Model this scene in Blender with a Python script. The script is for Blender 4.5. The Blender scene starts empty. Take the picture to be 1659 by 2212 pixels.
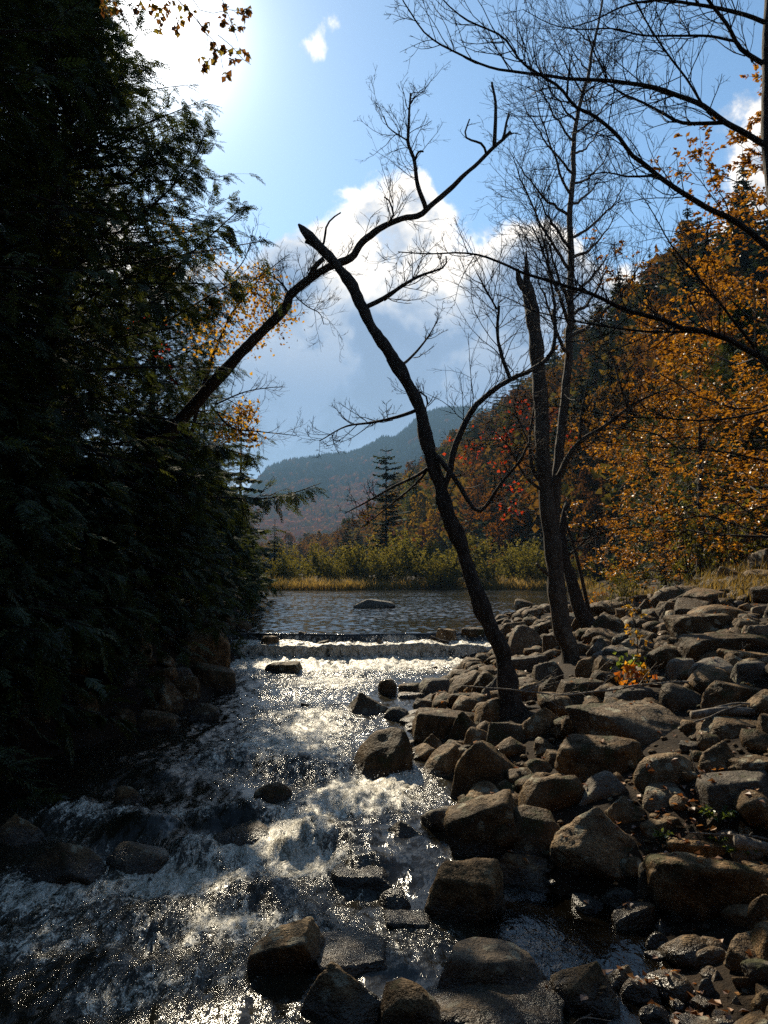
import bpy, bmesh, math, random
import numpy as np
from mathutils import Vector, Matrix

# ------------------------------------------------------------------ camera, sky, sun, exposure
SC = bpy.context.scene
COL = SC.collection
R = math.radians
PITCH = R(4.3)
CAMZ = 2.7
FPX = 1106.0 / math.tan(R(33.65))          # focal length in pixels of a 1659 x 2212 view

cd = bpy.data.cameras.new('camera')
cam = bpy.data.objects.new('camera', cd)
COL.objects.link(cam)
cam.location = (0, 0, CAMZ)
cam.rotation_euler = (R(90) + PITCH, 0, 0)
cd.sensor_fit = 'VERTICAL'
cd.sensor_height = 36.0
cd.lens = 18.0 / math.tan(R(33.65))
cd.clip_start = 0.05
cd.clip_end = 9000
SC.camera = cam

SUN_EL, SUN_AZ = R(35.4), R(-17.9)          # azimuth from +Y towards +X
SUN_DIR = Vector((math.sin(SUN_AZ) * math.cos(SUN_EL), math.cos(SUN_AZ) * math.cos(SUN_EL), math.sin(SUN_EL)))
SKY_STRENGTH = 0.094
SUN_STRENGTH = 5.0
SKY_TINT = (0.91, 1.04, 1.0)
EXPOSURE = 0.8
HAZE_DENSITY = 0.00014

sl = bpy.data.lights.new('sun', 'SUN')
sl.energy = SUN_STRENGTH
sl.angle = R(0.53)
sl.color = (1.0, 0.875, 0.66)
sun = bpy.data.objects.new('sun', sl)
COL.objects.link(sun)
sun.rotation_euler = SUN_DIR.to_track_quat('Z', 'Y').to_euler()
sun.location = (-30, 60, 60)

vs = SC.view_settings
vs.view_transform = 'Standard'
vs.look = 'None'
vs.gamma = 1.0
vs.exposure = EXPOSURE
vs.use_curve_mapping = False
SC.cycles.max_bounces = 5
SC.cycles.diffuse_bounces = 2
SC.cycles.glossy_bounces = 2
SC.cycles.transmission_bounces = 3
SC.cycles.adaptive_threshold = 0.01
SC.cycles.use_denoising = False          # keeps the pinpoint glitter on the water
SC.cycles.transparent_max_bounces = 16
SC.cycles.caustics_reflective = False
SC.cycles.caustics_refractive = False
SC.cycles.sample_clamp_direct = 30.0
SC.cycles.sample_clamp_indirect = 4.0
SC.cycles.volume_bounces = 0


def ray(px, py):
    u, v = (px - 829.5) / FPX, (1106.0 - py) / FPX
    c, s = math.cos(PITCH), math.sin(PITCH)
    return np.array([u, c - s * v, s + c * v])


def at(px, py, Y):
    """world point at depth Y (metres ahead of the viewpoint) seen at that place of the 1659 x 2212 view"""
    d = ray(px, py)
    return np.array([0, 0, CAMZ]) + d * (Y / d[1])


class NT:
    """small helper to write node trees as expressions"""
    def __init__(self, tree):
        self.t = tree
        tree.nodes.clear()

    def n(self, kind, **kw):
        nd = self.t.nodes.new(kind)
        for k, v in kw.items():
            setattr(nd, k, v)
        return nd

    def put(self, sock, v):
        if v is None:
            return
        if isinstance(v, bpy.types.NodeSocket):
            self.t.links.new(v, sock)
        else:
            if isinstance(v, (tuple, list)) and len(v) == 3 and sock.type == 'RGBA':
                v = (*v, 1.0)
            sock.default_value = v

    def m(self, op, a, b=None, c=None, clamp=False):
        nd = self.n('ShaderNodeMath', operation=op, use_clamp=clamp)
        for i, v in enumerate((a, b, c)):
            if v is not None:
                self.put(nd.inputs[i], v)
        return nd.outputs[0]

    def vm(self, op, a, b=None, out=0):
        nd = self.n('ShaderNodeVectorMath', operation=op)
        self.put(nd.inputs[0], a)
        if b is not None:
            self.put(nd.inputs[3 if op == 'SCALE' else 1], b)
        return nd.outputs[out]

    def mr(self, v, a, b, c=0.0, d=1.0, smooth=True):
        nd = self.n('ShaderNodeMapRange', interpolation_type='SMOOTHSTEP' if smooth else 'LINEAR')
        for i, x in enumerate((v, a, b, c, d)):
            self.put(nd.inputs[i], x)
        return nd.outputs[0]

    def mix(self, f, a, b, blend='MIX'):
        nd = self.n('ShaderNodeMix', data_type='RGBA', blend_type=blend)
        self.put(nd.inputs[0], f)
        self.put(nd.inputs[6], a)
        self.put(nd.inputs[7], b)
        return nd.outputs[2]

    def noise(self, vec, scale, detail=4.0, rough=0.55, dist=0.0, out=0):
        nd = self.n('ShaderNodeTexNoise')
        self.put(nd.inputs['Vector'], vec)
        self.put(nd.inputs['Scale'], scale)
        self.put(nd.inputs['Detail'], detail)
        self.put(nd.inputs['Roughness'], rough)
        self.put(nd.inputs['Distortion'], dist)
        return nd.outputs[out]

    def vor(self, vec, scale, feature='F1', out=0, rnd=1.0):
        nd = self.n('ShaderNodeTexVoronoi', feature=feature)
        self.put(nd.inputs['Vector'], vec)
        self.put(nd.inputs['Scale'], scale)
        self.put(nd.inputs['Randomness'], rnd)
        return nd.outputs[out]

    def ramp(self, f, stops):
        nd = self.n('ShaderNodeValToRGB')
        cr = nd.color_ramp
        while len(cr.elements) < len(stops):
            cr.elements.new(0.5)
        for e, (p, c) in zip(cr.elements, stops):
            e.position = p
            e.color = (*c, 1.0) if len(c) == 3 else c
        self.put(nd.inputs[0], f)
        return nd.outputs[0]

    def bump(self, h, strength=0.5, dist=0.02, normal=None):
        nd = self.n('ShaderNodeBump')
        self.put(nd.inputs['Strength'], strength)
        self.put(nd.inputs['Distance'], dist)
        self.put(nd.inputs['Height'], h)
        if normal is not None:
            self.put(nd.inputs['Normal'], normal)
        return nd.outputs[0]

    def attr(self, name, out=2):
        nd = self.n('ShaderNodeAttribute')
        nd.attribute_name = name
        return nd.outputs[out]


def dirvec(px, py):
    d = ray(px, py)
    return tuple(d / np.linalg.norm(d))


def make_world():
    w = bpy.data.worlds.new('World')
    SC.world = w
    w.use_nodes = True
    t = NT(w.node_tree)
    out = t.n('ShaderNodeOutputWorld')
    bg = t.n('ShaderNodeBackground')
    sky = t.n('ShaderNodeTexSky')
    sky.sky_type = 'NISHITA'
    sky.sun_disc = False
    sky.sun_elevation = SUN_EL
    sky.sun_rotation = SUN_AZ
    sky.altitude = 800
    sky.air_density = 1.0
    sky.dust_density = 0.35
    sky.ozone_density = 3.0
    d = t.n('ShaderNodeTexCoord').outputs['Generated']
    sep = t.n('ShaderNodeSeparateXYZ')
    t.put(sep.inputs[0], d)
    el = t.m('ARCSINE', sep.outputs[2])
    # cumulus: denser towards the horizon all round, broken up by noise
    warp = t.noise(d, 6.0, 2.0, 0.5, out=1)
    dw = t.vm('ADD', d, t.vm('SCALE', t.vm('SUBTRACT', warp, (0.5, 0.5, 0.5)), 0.08))
    f1 = t.noise(dw, 7.5, 7.0, 0.60)
    off = tuple(SUN_DIR * 0.035 + Vector((0, 0, 0.012)))
    f2 = t.noise(t.vm('ADD', dw, off), 7.5, 4.0, 0.55)
    bias = t.mr(el, R(17), R(32), 0.36, -0.36, smooth=False)
    blobs = None
    for (px, py, sg, amp) in ((1640, 240, 3.4, 0.40), (625, 100, 2.2, 0.20), (880, 115, 1.6, 0.27), (720, 55, 1.5, 0.22), (665, 135, 1.2, 0.16), (655, 340, 0.9, 0.2),
                              (830, 420, 2.6, 0.26), (960, 440, 2.4, 0.20), (700, 470, 2.0, 0.16), (600, 560, 3.0, 0.22), (1080, 540, 3.0, 0.20), (1230, 600, 4.0, 0.16),
                              (560, 400, 4.0, -0.26), (1180, 330, 5.0, -0.26), (1400, 450, 4.0, -0.22), (950, 200, 6.0, -0.16), (640, 900, 3.0, 0.06), (800, 640, 2.2, -0.10), (640, 730, 2.0, -0.08)):
        dot = t.vm('DOT_PRODUCT', d, dirvec(px, py), out=1)
        g = t.m('EXPONENT', t.m('MULTIPLY', t.m('SUBTRACT', dot, 1.0), 1.0 / R(sg) ** 2))
        g = t.m('MULTIPLY', g, amp)
        blobs = g if blobs is None else t.m('ADD', blobs, g)
    cov = t.m('ADD', t.m('ADD', t.m('MULTIPLY', t.m('SUBTRACT', f1, 0.5), 1.15), bias), blobs)
    alpha = t.mr(cov, -0.01, 0.13)
    lit = t.mr(t.m('SUBTRACT', f1, f2), -0.08, 0.08)
    thick = t.mr(cov, 0.06, 0.34)
    shade = t.m('MULTIPLY', t.m('SUBTRACT', 1.0, t.m('MULTIPLY', thick, 0.62)), t.m('ADD', 0.58, t.m('MULTIPLY', lit, 0.60)), clamp=True)
    under = t.m('MULTIPLY', t.mr(el, R(5), R(8)), t.mr(el, R(18), R(12)))
    shade = t.m('MULTIPLY', shade, t.m('SUBTRACT', 1.0, t.m('MULTIPLY', under, 0.34)))
    ccol = t.ramp(shade, [(0.0, (0.115, 0.160, 0.235)), (0.30, (0.165, 0.225, 0.33)), (0.50, (0.31, 0.35, 0.42)), (0.70, (0.56, 0.54, 0.52)), (0.90, (0.84, 0.77, 0.69))])
    # forward scattered sunlight through the thin autumn haze round the sun
    sd = t.vm('DOT_PRODUCT', d, tuple(SUN_DIR), out=1)
    s1 = t.m('SUBTRACT', sd, 1.0)
    au = t.m('ADD', t.m('MULTIPLY', t.m('EXPONENT', t.m('MULTIPLY', s1, 1.0 / R(2.7) ** 2)), 1.6),
             t.m('MULTIPLY', t.m('EXPONENT', t.m('MULTIPLY', s1, 1.0 / R(5.0) ** 2)), 0.22))
    skyc = t.vm('SCALE', sky.outputs[0], SKY_STRENGTH)
    skyc = t.vm('MULTIPLY', skyc, SKY_TINT)
    tot = t.mix(alpha, skyc, ccol)
    tot = t.vm('ADD', tot, t.vm('SCALE', (1.0, 0.94, 0.85), au))
    t.put(bg.inputs[0], tot)
    bg.inputs[1].default_value = 1.0
    t.put(out.inputs[0], bg.outputs[0])


make_world()
SC.world.cycles.sampling_method = 'NONE'

# ------------------------------------------------------------------ numpy helpers
def _h(ix, iy, iz, seed):
    with np.errstate(over='ignore'):
        h = (ix.astype(np.uint32) * np.uint32(374761393) + iy.astype(np.uint32) * np.uint32(668265263)
             + iz.astype(np.uint32) * np.uint32(2246822519) + np.uint32((seed * 3266489917) & 0xffffffff))
        h = (h ^ (h >> np.uint32(13))) * np.uint32(1274126177)
        h = (h ^ (h >> np.uint32(15))) * np.uint32(2654435761)
        h ^= h >> np.uint32(16)
    return h


def gnoise(P, seed=0):
    P = np.asarray(P, np.float64)
    I = np.floor(P).astype(np.int64)
    f = P - I
    u = f * f * f * (f * (f * 6 - 15) + 10)
    res = 0.0
    for cx in (0, 1):
        for cy in (0, 1):
            for cz in (0, 1):
                h = _h(I[..., 0] + cx, I[..., 1] + cy, I[..., 2] + cz, seed)
                gx = (h & 1023) / 511.5 - 1
                gy = ((h >> np.uint32(10)) & 1023) / 511.5 - 1
                gz = ((h >> np.uint32(20)) & 1023) / 511.5 - 1
                wt = ((u[..., 0] if cx else 1 - u[..., 0]) * (u[..., 1] if cy else 1 - u[..., 1]) * (u[..., 2] if cz else 1 - u[..., 2]))
                res = res + wt * (gx * (f[..., 0] - cx) + gy * (f[..., 1] - cy) + gz * (f[..., 2] - cz))
    return res * 1.3


def fbm(P, octv=4, seed=0, gain=0.5, lac=2.03):
    P = np.asarray(P, np.float64)
    a, s, r = 1.0, 0.0, 0.0
    for o in range(octv):
        r = r + a * gnoise(P * lac ** o + 17.3 * o, seed + o)
        s += a
        a *= gain
    return r / s


def ridged(P, octv=4, seed=0, gain=0.5, lac=2.03):
    a, s, r = 1.0, 0.0, 0.0
    for o in range(octv):
        r = r + a * (1 - 2 * np.abs(gnoise(P * lac ** o + 9.1 * o, seed + o)))
        s += a
        a *= gain
    return r / s


def sstep(a, b, x):
    t = np.clip((x - a) / (b - a), 0, 1)
    return t * t * (3 - 2 * t)


def cat(parts):
    """join (V, F) arrays"""
    vs_, fs_, o = [], [], 0
    for V, F in parts:
        vs_.append(V)
        fs_.append(F + o)
        o += len(V)
    return np.concatenate(vs_), np.concatenate(fs_)


def mesh(name, V, F, mat=None, smooth=False, attrs=None):
    me = bpy.data.meshes.new(name)
    V = np.ascontiguousarray(V, np.float32)
    F = np.ascontiguousarray(F, np.int32)
    n, k = F.shape
    me.vertices.add(len(V))
    me.vertices.foreach_set('co', V.ravel())
    me.loops.add(n * k)
    me.loops.foreach_set('vertex_index', F.ravel())
    me.polygons.add(n)
    me.polygons.foreach_set('loop_start', np.arange(0, n * k, k, dtype=np.int32))
    me.polygons.foreach_set('use_smooth', np.full(n, bool(smooth)))
    for a, vals in (attrs or {}).items():
        at_ = me.attributes.new(a, 'FLOAT', 'POINT')
        at_.data.foreach_set('value', np.ascontiguousarray(vals, np.float32))
    me.update(calc_edges=True)
    if mat is not None:
        me.materials.append(mat)
    return me


def tag(o, label=None, cat_=None, group=None, kind=None):
    if label:
        o['label'] = label
    if cat_:
        o['category'] = cat_
    if group:
        o['group'] = group
    if kind:
        o['kind'] = kind
    return o


def link(name, data, parent=None):
    o = bpy.data.objects.new(name, data)
    COL.objects.link(o)
    if parent is not None:
        o.parent = parent
    return o


def thing(name, loc, label, cat_, group=None):
    o = link(name, None)
    o.location = loc
    o.empty_display_size = 0.2
    return tag(o, label, cat_, group)


def part(name, V, F, mat, parent, smooth=False, attrs=None, kind=None, local=False):
    """a part given in world coordinates (or local) under its thing"""
    if not local:
        p, off = parent, np.zeros(3)
        while p is not None:
            off += np.array(p.location)
            p = p.parent
        V = V - off
    o = link(name, mesh(name, V, F, mat, smooth, attrs), parent)
    if kind:
        o['kind'] = kind
    return o


def copy_tree(o, parent=None):
    c = o.copy()
    COL.objects.link(c)
    c.parent = parent
    for ch in list(o.children):
        if ch is not c:
            copy_tree(ch, c)
    return c


def nrm(v):
    return v / np.maximum(np.linalg.norm(v, axis=-1, keepdims=True), 1e-9)


def tubes(P, Rr, sides=3):
    """P (T,n,3) polylines, Rr (T,n) radii -> V, F(quads)"""
    T, n, _ = P.shape
    tg = np.gradient(P, axis=1)
    tg = nrm(tg)
    mean = nrm(tg.mean(1))
    ref = np.where(np.abs(mean[:, 2:3]) > 0.8, np.array([[1.0, 0.13, 0.05]]), np.array([[0.05, 0.11, 1.0]]))
    n1 = nrm(np.cross(tg, ref[:, None, :]))
    n2 = np.cross(tg, n1)
    a = np.arange(sides) / sides * 2 * np.pi
    V = P[:, :, None, :] + Rr[:, :, None, None] * (np.cos(a)[None, None, :, None] * n1[:, :, None, :] + np.sin(a)[None, None, :, None] * n2[:, :, None, :])
    base = (np.arange(T) * n * sides)[:, None, None]
    i = np.arange(n - 1)[None, :, None] * sides
    j = np.arange(sides)[None, None, :]
    j2 = (j + 1) % sides
    F = np.stack([base + i + j, base + i + j2, base + i + sides + j2, base + i + sides + j], -1).reshape(-1, 4)
    return V.reshape(-1, 3), F


def resample(pts, n):
    """Catmull-Rom through pts (k,d), resampled evenly to n points"""
    pts = np.asarray(pts, float)
    if len(pts) == 2:
        t = np.linspace(0, 1, n)[:, None]
        return pts[0] * (1 - t) + pts[1] * t
    p = np.vstack([2 * pts[0] - pts[1], pts, 2 * pts[-1] - pts[-2]])
    outp = []
    for i in range(len(pts) - 1):
        p0, p1, p2, p3 = p[i:i + 4]
        for t in np.linspace(0, 1, 14, endpoint=False):
            outp.append(0.5 * (2 * p1 + (p2 - p0) * t + (2 * p0 - 5 * p1 + 4 * p2 - p3) * t * t + (3 * p1 - p0 - 3 * p2 + p3) * t ** 3))
    outp.append(pts[-1])
    outp = np.array(outp)
    s = np.r_[0, np.cumsum(np.linalg.norm(np.diff(outp[:, :3], axis=0), axis=1))]
    q = np.linspace(0, s[-1], n)
    return np.stack([np.interp(q, s, outp[:, k]) for k in range(outp.shape[1])], 1)


def spawn(rng, P, Rr, k, length, ang=(35, 60), up=0.1, n=5, curl=0.18, t0=0.15, t1=1.0, rr=0.6, rmin=0.003, taper=0.4, flat=0.0, lenpow=0.5, plane=None):
    """children of a batch of polylines; length may be a number (metres) or a fraction of the parent when negative"""
    T, m, _ = P.shape
    idx = np.repeat(np.arange(T), k)
    N = len(idx)
    tt = rng.uniform(t0, t1, N)
    x = tt * (m - 1)
    i0 = np.minimum(x.astype(int), m - 2)
    fr = (x - i0)[:, None]
    p = P[idx, i0] * (1 - fr) + P[idx, i0 + 1] * fr
    tg = nrm(P[idx, i0 + 1] - P[idx, i0])
    r = Rr[idx, i0] * (1 - fr[:, 0]) + Rr[idx, i0 + 1] * fr[:, 0]
    rv = rng.normal(size=(N, 3))
    rv[:, 2] *= (1 - flat)
    if plane is not None:
        rv = rv - (rv @ plane)[:, None] * plane * 0.75
    pe = nrm(rv - (rv * tg).sum(1, keepdims=True) * tg)
    a = np.radians(rng.uniform(ang[0], ang[1], N))[:, None]
    d = nrm(np.cos(a) * tg + np.sin(a) * pe)
    if length < 0:
        pl = np.linalg.norm(np.diff(P, axis=1), axis=2).sum(1)[idx]
        L = -length * pl * (1 - lenpow * tt)
    else:
        L = np.full(N, float(length)) * (1 - lenpow * tt)
    L = L * rng.uniform(0.5, 1.25, N)
    q = [p]
    bend = rng.normal(size=(N, 3)) * curl
    for s in range(n - 1):
        d = nrm(d + bend * 0.6 + rng.normal(size=(N, 3)) * curl * 0.7 + np.array([0, 0, up]))
        p = p + d * (L / (n - 1))[:, None]
        q.append(p)
    Q = np.stack(q, 1)
    r0 = np.maximum(r * rr, rmin)
    rad = r0[:, None] * np.linspace(1, taper, n)[None, :]
    return Q, np.maximum(rad, rmin * 0.55)


def leaves(rng, pos, size, flat=0.5, jit=0.35, aspect=0.62, droop=0.0, dirs=None):
    """two folded triangles per leaf -> V, F(tris), tint"""
    N = len(pos)
    s = size * rng.uniform(1 - jit, 1 + jit, N)[:, None]
    nr = rng.normal(size=(N, 3)) * (1 - flat)
    nr[:, 2] += flat * rng.choice([1, 1, 1, -1], N) + 1e-3
    nr = nrm(nr)
    a = rng.normal(size=(N, 3)) if dirs is None else dirs + rng.normal(size=(N, 3)) * 0.45
    a[:, 2] -= droop
    ax = nrm(a - (a * nr).sum(1, keepdims=True) * nr)
    bx = np.cross(nr, ax)
    fold = rng.uniform(0.05, 0.28, N)[:, None]
    b0 = pos
    tip = pos + ax * s - nr * s * rng.uniform(0, 0.25, N)[:, None]
    m = pos + ax * s * 0.45
    l = m + bx * s * aspect * 0.5 + nr * s * fold
    r = m - bx * s * aspect * 0.5 + nr * s * fold
    V = np.stack([b0, l, tip, r], 1).reshape(-1, 3)
    o = np.arange(N)[:, None] * 4
    F = np.concatenate([o + np.array([[0, 1, 2]]), o + np.array([[0, 2, 3]])])
    return V, F, np.repeat(rng.uniform(0, 1, N), 4)


_ico = {}


def ico(sub):
    if sub not in _ico:
        bm = bmesh.new()
        bmesh.ops.create_icosphere(bm, subdivisions=sub, radius=1.0)
        V = np.array([v.co[:] for v in bm.verts])
        F = np.array([[v.index for v in f.verts] for f in bm.faces])
        bm.free()
        _ico[sub] = (nrm(V), F)
    return _ico[sub]

# ------------------------------------------------------------------ materials
def mat(name):
    m = bpy.data.materials.new(name)
    m.use_nodes = True
    t = NT(m.node_tree)
    out = t.n('ShaderNodeOutputMaterial')
    return m, t, out


def principled(t, out, color, rough=0.6, normal=None, spec=0.5, **kw):
    b = t.n('ShaderNodeBsdfPrincipled')
    t.put(b.inputs['Base Color'], color)
    t.put(b.inputs['Roughness'], rough)
    t.put(b.inputs['Specular IOR Level'], spec)
    if normal is not None:
        t.put(b.inputs['Normal'], normal)
    for k, v in kw.items():
        t.put(b.inputs[k], v)
    if out is not None:
        t.put(out.inputs[0], b.outputs[0])
    return b


def pos_node(t):
    return t.n('ShaderNodeNewGeometry').outputs['Position']


def waterline_nodes(t, P):
    """height of the stream's surface at this place (drops from the weir towards the viewer)"""
    sp = t.n('ShaderNodeSeparateXYZ')
    t.put(sp.inputs[0], P)
    w = t.mr(sp.outputs[1], 5.0, 17.6, -0.03, 0.62, smooth=False)
    return t.m('SUBTRACT', sp.outputs[2], w)


def m_rock():
    m, t, out = mat('river_stone')
    P0 = pos_node(t)
    rnd = t.n('ShaderNodeObjectInfo').outputs['Random']
    P = t.vm('ADD', P0, t.vm('SCALE', (13.0, 7.0, 5.0), rnd))
    med = t.noise(P, 6.0, 5.0, 0.68)
    fine = t.noise(P, 60.0, 2.0, 0.7)
    big = t.noise(P, 1.7, 2.0, 0.6)
    c = t.ramp(t.m('ADD', t.m('MULTIPLY', big, 0.35), t.m('MULTIPLY', med, 0.65)),
               [(0.36, (0.042, 0.024, 0.011)), (0.46, (0.140, 0.084, 0.038)), (0.53, (0.255, 0.160, 0.076)), (0.64, (0.42, 0.29, 0.155))])
    c = t.mix(t.mr(fine, 0.42, 0.62, 0.0, 0.62), c, (0.030, 0.022, 0.014))
    c = t.mix(t.mr(rnd, 0.0, 1.0, 0.0, 0.40, smooth=False), c, (0.110, 0.086, 0.058))
    c = t.mix(t.mr(t.m('FRACT', t.m('MULTIPLY', rnd, 13.7)), 0.62, 0.95, 0.0, 0.6), c, t.mix(med, (0.10, 0.095, 0.085), (0.27, 0.26, 0.235)))
    val = t.n('ShaderNodeHueSaturation')
    t.put(val.inputs['Value'], t.mr(t.m('FRACT', t.m('MULTIPLY', rnd, 7.31)), 0.0, 1.0, 0.42, 1.15, smooth=False))
    t.put(val.inputs['Color'], c)
    c = val.outputs[0]
    # pale round lichens and dark moss
    pw = t.vm('ADD', P, t.vm('SCALE', t.noise(P, 16.0, 1.0, out=1), 0.08))
    li = t.vor(pw, 7.0)
    lich = t.m('MULTIPLY', t.mr(li, 0.38, 0.30), t.mr(big, 0.50, 0.58))
    lich = t.m('MULTIPLY', lich, t.mr(fine, 0.30, 0.5, 0.35, 1.0))
    c = t.mix(t.m('MULTIPLY', lich, 0.8), c, (0.29, 0.275, 0.20))
    nz = t.n('ShaderNodeSeparateXYZ')
    t.put(nz.inputs[0], t.n('ShaderNodeNewGeometry').outputs['Normal'])
    moss = t.m('MULTIPLY', t.mr(nz.outputs[2], 0.0, 0.6), t.mr(t.m('ADD', t.m('MULTIPLY', big, 0.5), t.m('MULTIPLY', med, 0.5)), 0.46, 0.38))
    c = t.mix(t.m('MULTIPLY', moss, 0.75), c, (0.050, 0.052, 0.018))
    hw = waterline_nodes(t, P0)
    wet = t.mr(t.m('ADD', hw, t.m('MULTIPLY', med, 0.24)), 0.34, 0.16)
    c = t.mix(t.m('MULTIPLY', wet, 0.80), c, (0.020, 0.016, 0.011))
    rough = t.m('ADD', t.mr(wet, 0.0, 1.0, 0.50, 0.22), t.m('MULTIPLY', fine, 0.2))
    nb = t.bump(t.m('ADD', t.m('MULTIPLY', med, 0.85), t.m('MULTIPLY', fine, 0.16)), 1.0, 0.11)
    principled(t, out, c, rough, nb, t.mr(wet, 0.0, 1.0, 0.07, 0.5))
    return m


def m_soil():
    m, t, out = mat('bank_soil')
    P = pos_node(t)
    a = t.noise(P, 3.0, 6.0, 0.65)
    b = t.noise(P, 30.0, 5.0, 0.7)
    c = t.ramp(t.m('ADD', t.m('MULTIPLY', a, 0.5), t.m('MULTIPLY', b, 0.5)),
               [(0.3, (0.010, 0.006, 0.003)), (0.5, (0.026, 0.016, 0.008)), (0.7, (0.070, 0.042, 0.020))])
    principled(t, out, c, 0.92, t.bump(t.m('ADD', b, a), 1.0, 0.05), 0.2)
    return m


def glitter(t, vec, scale, amp, normal):
    """choppy water: every wavelet a small facet with its own tilt"""
    col = t.vor(vec, scale, out=1)
    tl = t.vm('MULTIPLY', t.vm('SUBTRACT', col, (0.5, 0.5, 0.5)), (2.0, 2.0, 0.0))
    return t.vm('NORMALIZE', t.vm('ADD', normal, t.vm('SCALE', tl, amp)))


def m_stream():
    m, t, out = mat('stream_water')
    P = pos_node(t)
    foam_a = t.attr('foam')
    clear = t.attr('clear')
    mp = t.n('ShaderNodeMapping')
    t.put(mp.inputs['Vector'], P)
    mp.inputs['Scale'].default_value = (1.0, 0.50, 0.6)
    S = mp.outputs[0]
    wv = t.noise(S, 6.0, 3.0, 0.6, out=1)
    Sw = t.vm('ADD', S, t.vm('SCALE', wv, 0.16))
    lace = t.noise(Sw, 13.0, 4.0, 0.75, 0.2)
    grain = t.noise(Sw, 75.0, 2.0, 0.7)
    lace = t.m('ADD', t.m('MULTIPLY', lace, 0.62), t.m('MULTIPLY', grain, 0.38))
    thr = t.m('SUBTRACT', 0.70, t.m('MULTIPLY', foam_a, 0.38))
    foam = t.mr(lace, t.m('SUBTRACT', thr, 0.05), t.m('ADD', thr, 0.08))
    foam = t.m('MULTIPLY', foam, t.mr(foam_a, 0.02, 0.2))
    wc = t.mix(lace, (0.008, 0.007, 0.005), (0.026, 0.021, 0.012))
    wc = t.mix(t.m('MULTIPLY', foam_a, 0.22), wc, (0.14, 0.13, 0.095))
    fc = t.mix(t.mr(lace, 0.40, 0.66), (0.25, 0.22, 0.155), (0.82, 0.77, 0.65))
    c = t.mix(foam, wc, fc)
    agit = t.mr(foam_a, 0.0, 0.5, 0.28, 1.0)
    nb = t.bump(lace, t.m('MULTIPLY', agit, 0.7), 0.05)
    nb = glitter(t, Sw, 24.0, t.m('MULTIPLY', agit, 0.31), nb)
    b = principled(t, None, c, t.mr(foam, 0.0, 1.0, 0.12, 0.40), nb, 0.5)
    b.inputs['IOR'].default_value = 1.33
    # shallow clear water in the quiet pool
    tr = t.n('ShaderNodeBsdfTransparent')
    tr.inputs[0].default_value = (0.60, 0.40, 0.20, 1)
    gl = t.n('ShaderNodeBsdfGlossy')
    gl.inputs['Roughness'].default_value = 0.05
    nb2 = t.bump(t.noise(S, 11.0, 3.0, 0.6, 0.4), 0.35, 0.03)
    t.put(gl.inputs['Normal'], nb2)
    fr = t.n('ShaderNodeFresnel')
    fr.inputs[0].default_value = 1.33
    t.put(fr.inputs['Normal'], nb2)
    mx = t.n('ShaderNodeMixShader')
    t.put(mx.inputs[0], fr.outputs[0])
    t.put(mx.inputs[1], tr.outputs[0])
    t.put(mx.inputs[2], gl.outputs[0])
    mx2 = t.n('ShaderNodeMixShader')
    t.put(mx2.inputs[0], t.m('MULTIPLY', clear, t.m('SUBTRACT', 1.0, foam)))
    t.put(mx2.inputs[1], b.outputs[0])
    t.put(mx2.inputs[2], mx.outputs[0])
    t.put(out.inputs[0], mx2.outputs[0])
    return m


def m_lake():
    m, t, out = mat('lake_water')
    P = pos_node(t)
    mp = t.n('ShaderNodeMapping')
    t.put(mp.inputs['Vector'], P)
    mp.inputs['Scale'].default_value = (0.9, 0.60, 1.0)
    S = mp.outputs[0]
    a = t.noise(S, 1.3, 3.0, 0.62, 0.4)
    g = t.mr(t.noise(P, 0.10, 2.0), 0.35, 0.62, 0.35, 1.0)
    nb = t.bump(a, t.m('MULTIPLY', g, 0.6), 0.24)
    nb = glitter(t, S, 8.0, t.m('MULTIPLY', g, 0.16), nb)
    bs = principled(t, out, (0.010, 0.012, 0.013), 0.10, nb, 0.5)
    bs.inputs['IOR'].default_value = 1.33
    return m


def m_bark(name, c0, c1, scale=14.0, peel=0.0):
    m, t, out = mat(name)
    P = pos_node(t)
    mp = t.n('ShaderNodeMapping')
    t.put(mp.inputs['Vector'], P)
    mp.inputs['Scale'].default_value = (1.0, 1.0, 0.35)
    a = t.noise(mp.outputs[0], scale, 6.0, 0.68, 0.5)
    b = t.noise(P, 45.0, 4.0, 0.7)
    c = t.mix(t.mr(a, 0.35, 0.65), c0, c1)
    c = t.mix(t.mr(b, 0.4, 0.7, 0, 0.5), c, tuple(x * 0.4 for x in c0))
    if peel:
        pl = t.mr(t.noise(P, 6.0, 5.0, 0.7), 0.55, 0.66)
        c = t.mix(t.m('MULTIPLY', pl, peel), c, (0.24, 0.20, 0.15))
    nb = t.bump(t.m('ADD', a, t.m('MULTIPLY', b, 0.4)), 1.0, 0.04)
    principled(t, out, c, 0.85, nb, 0.25)
    return m


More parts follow.
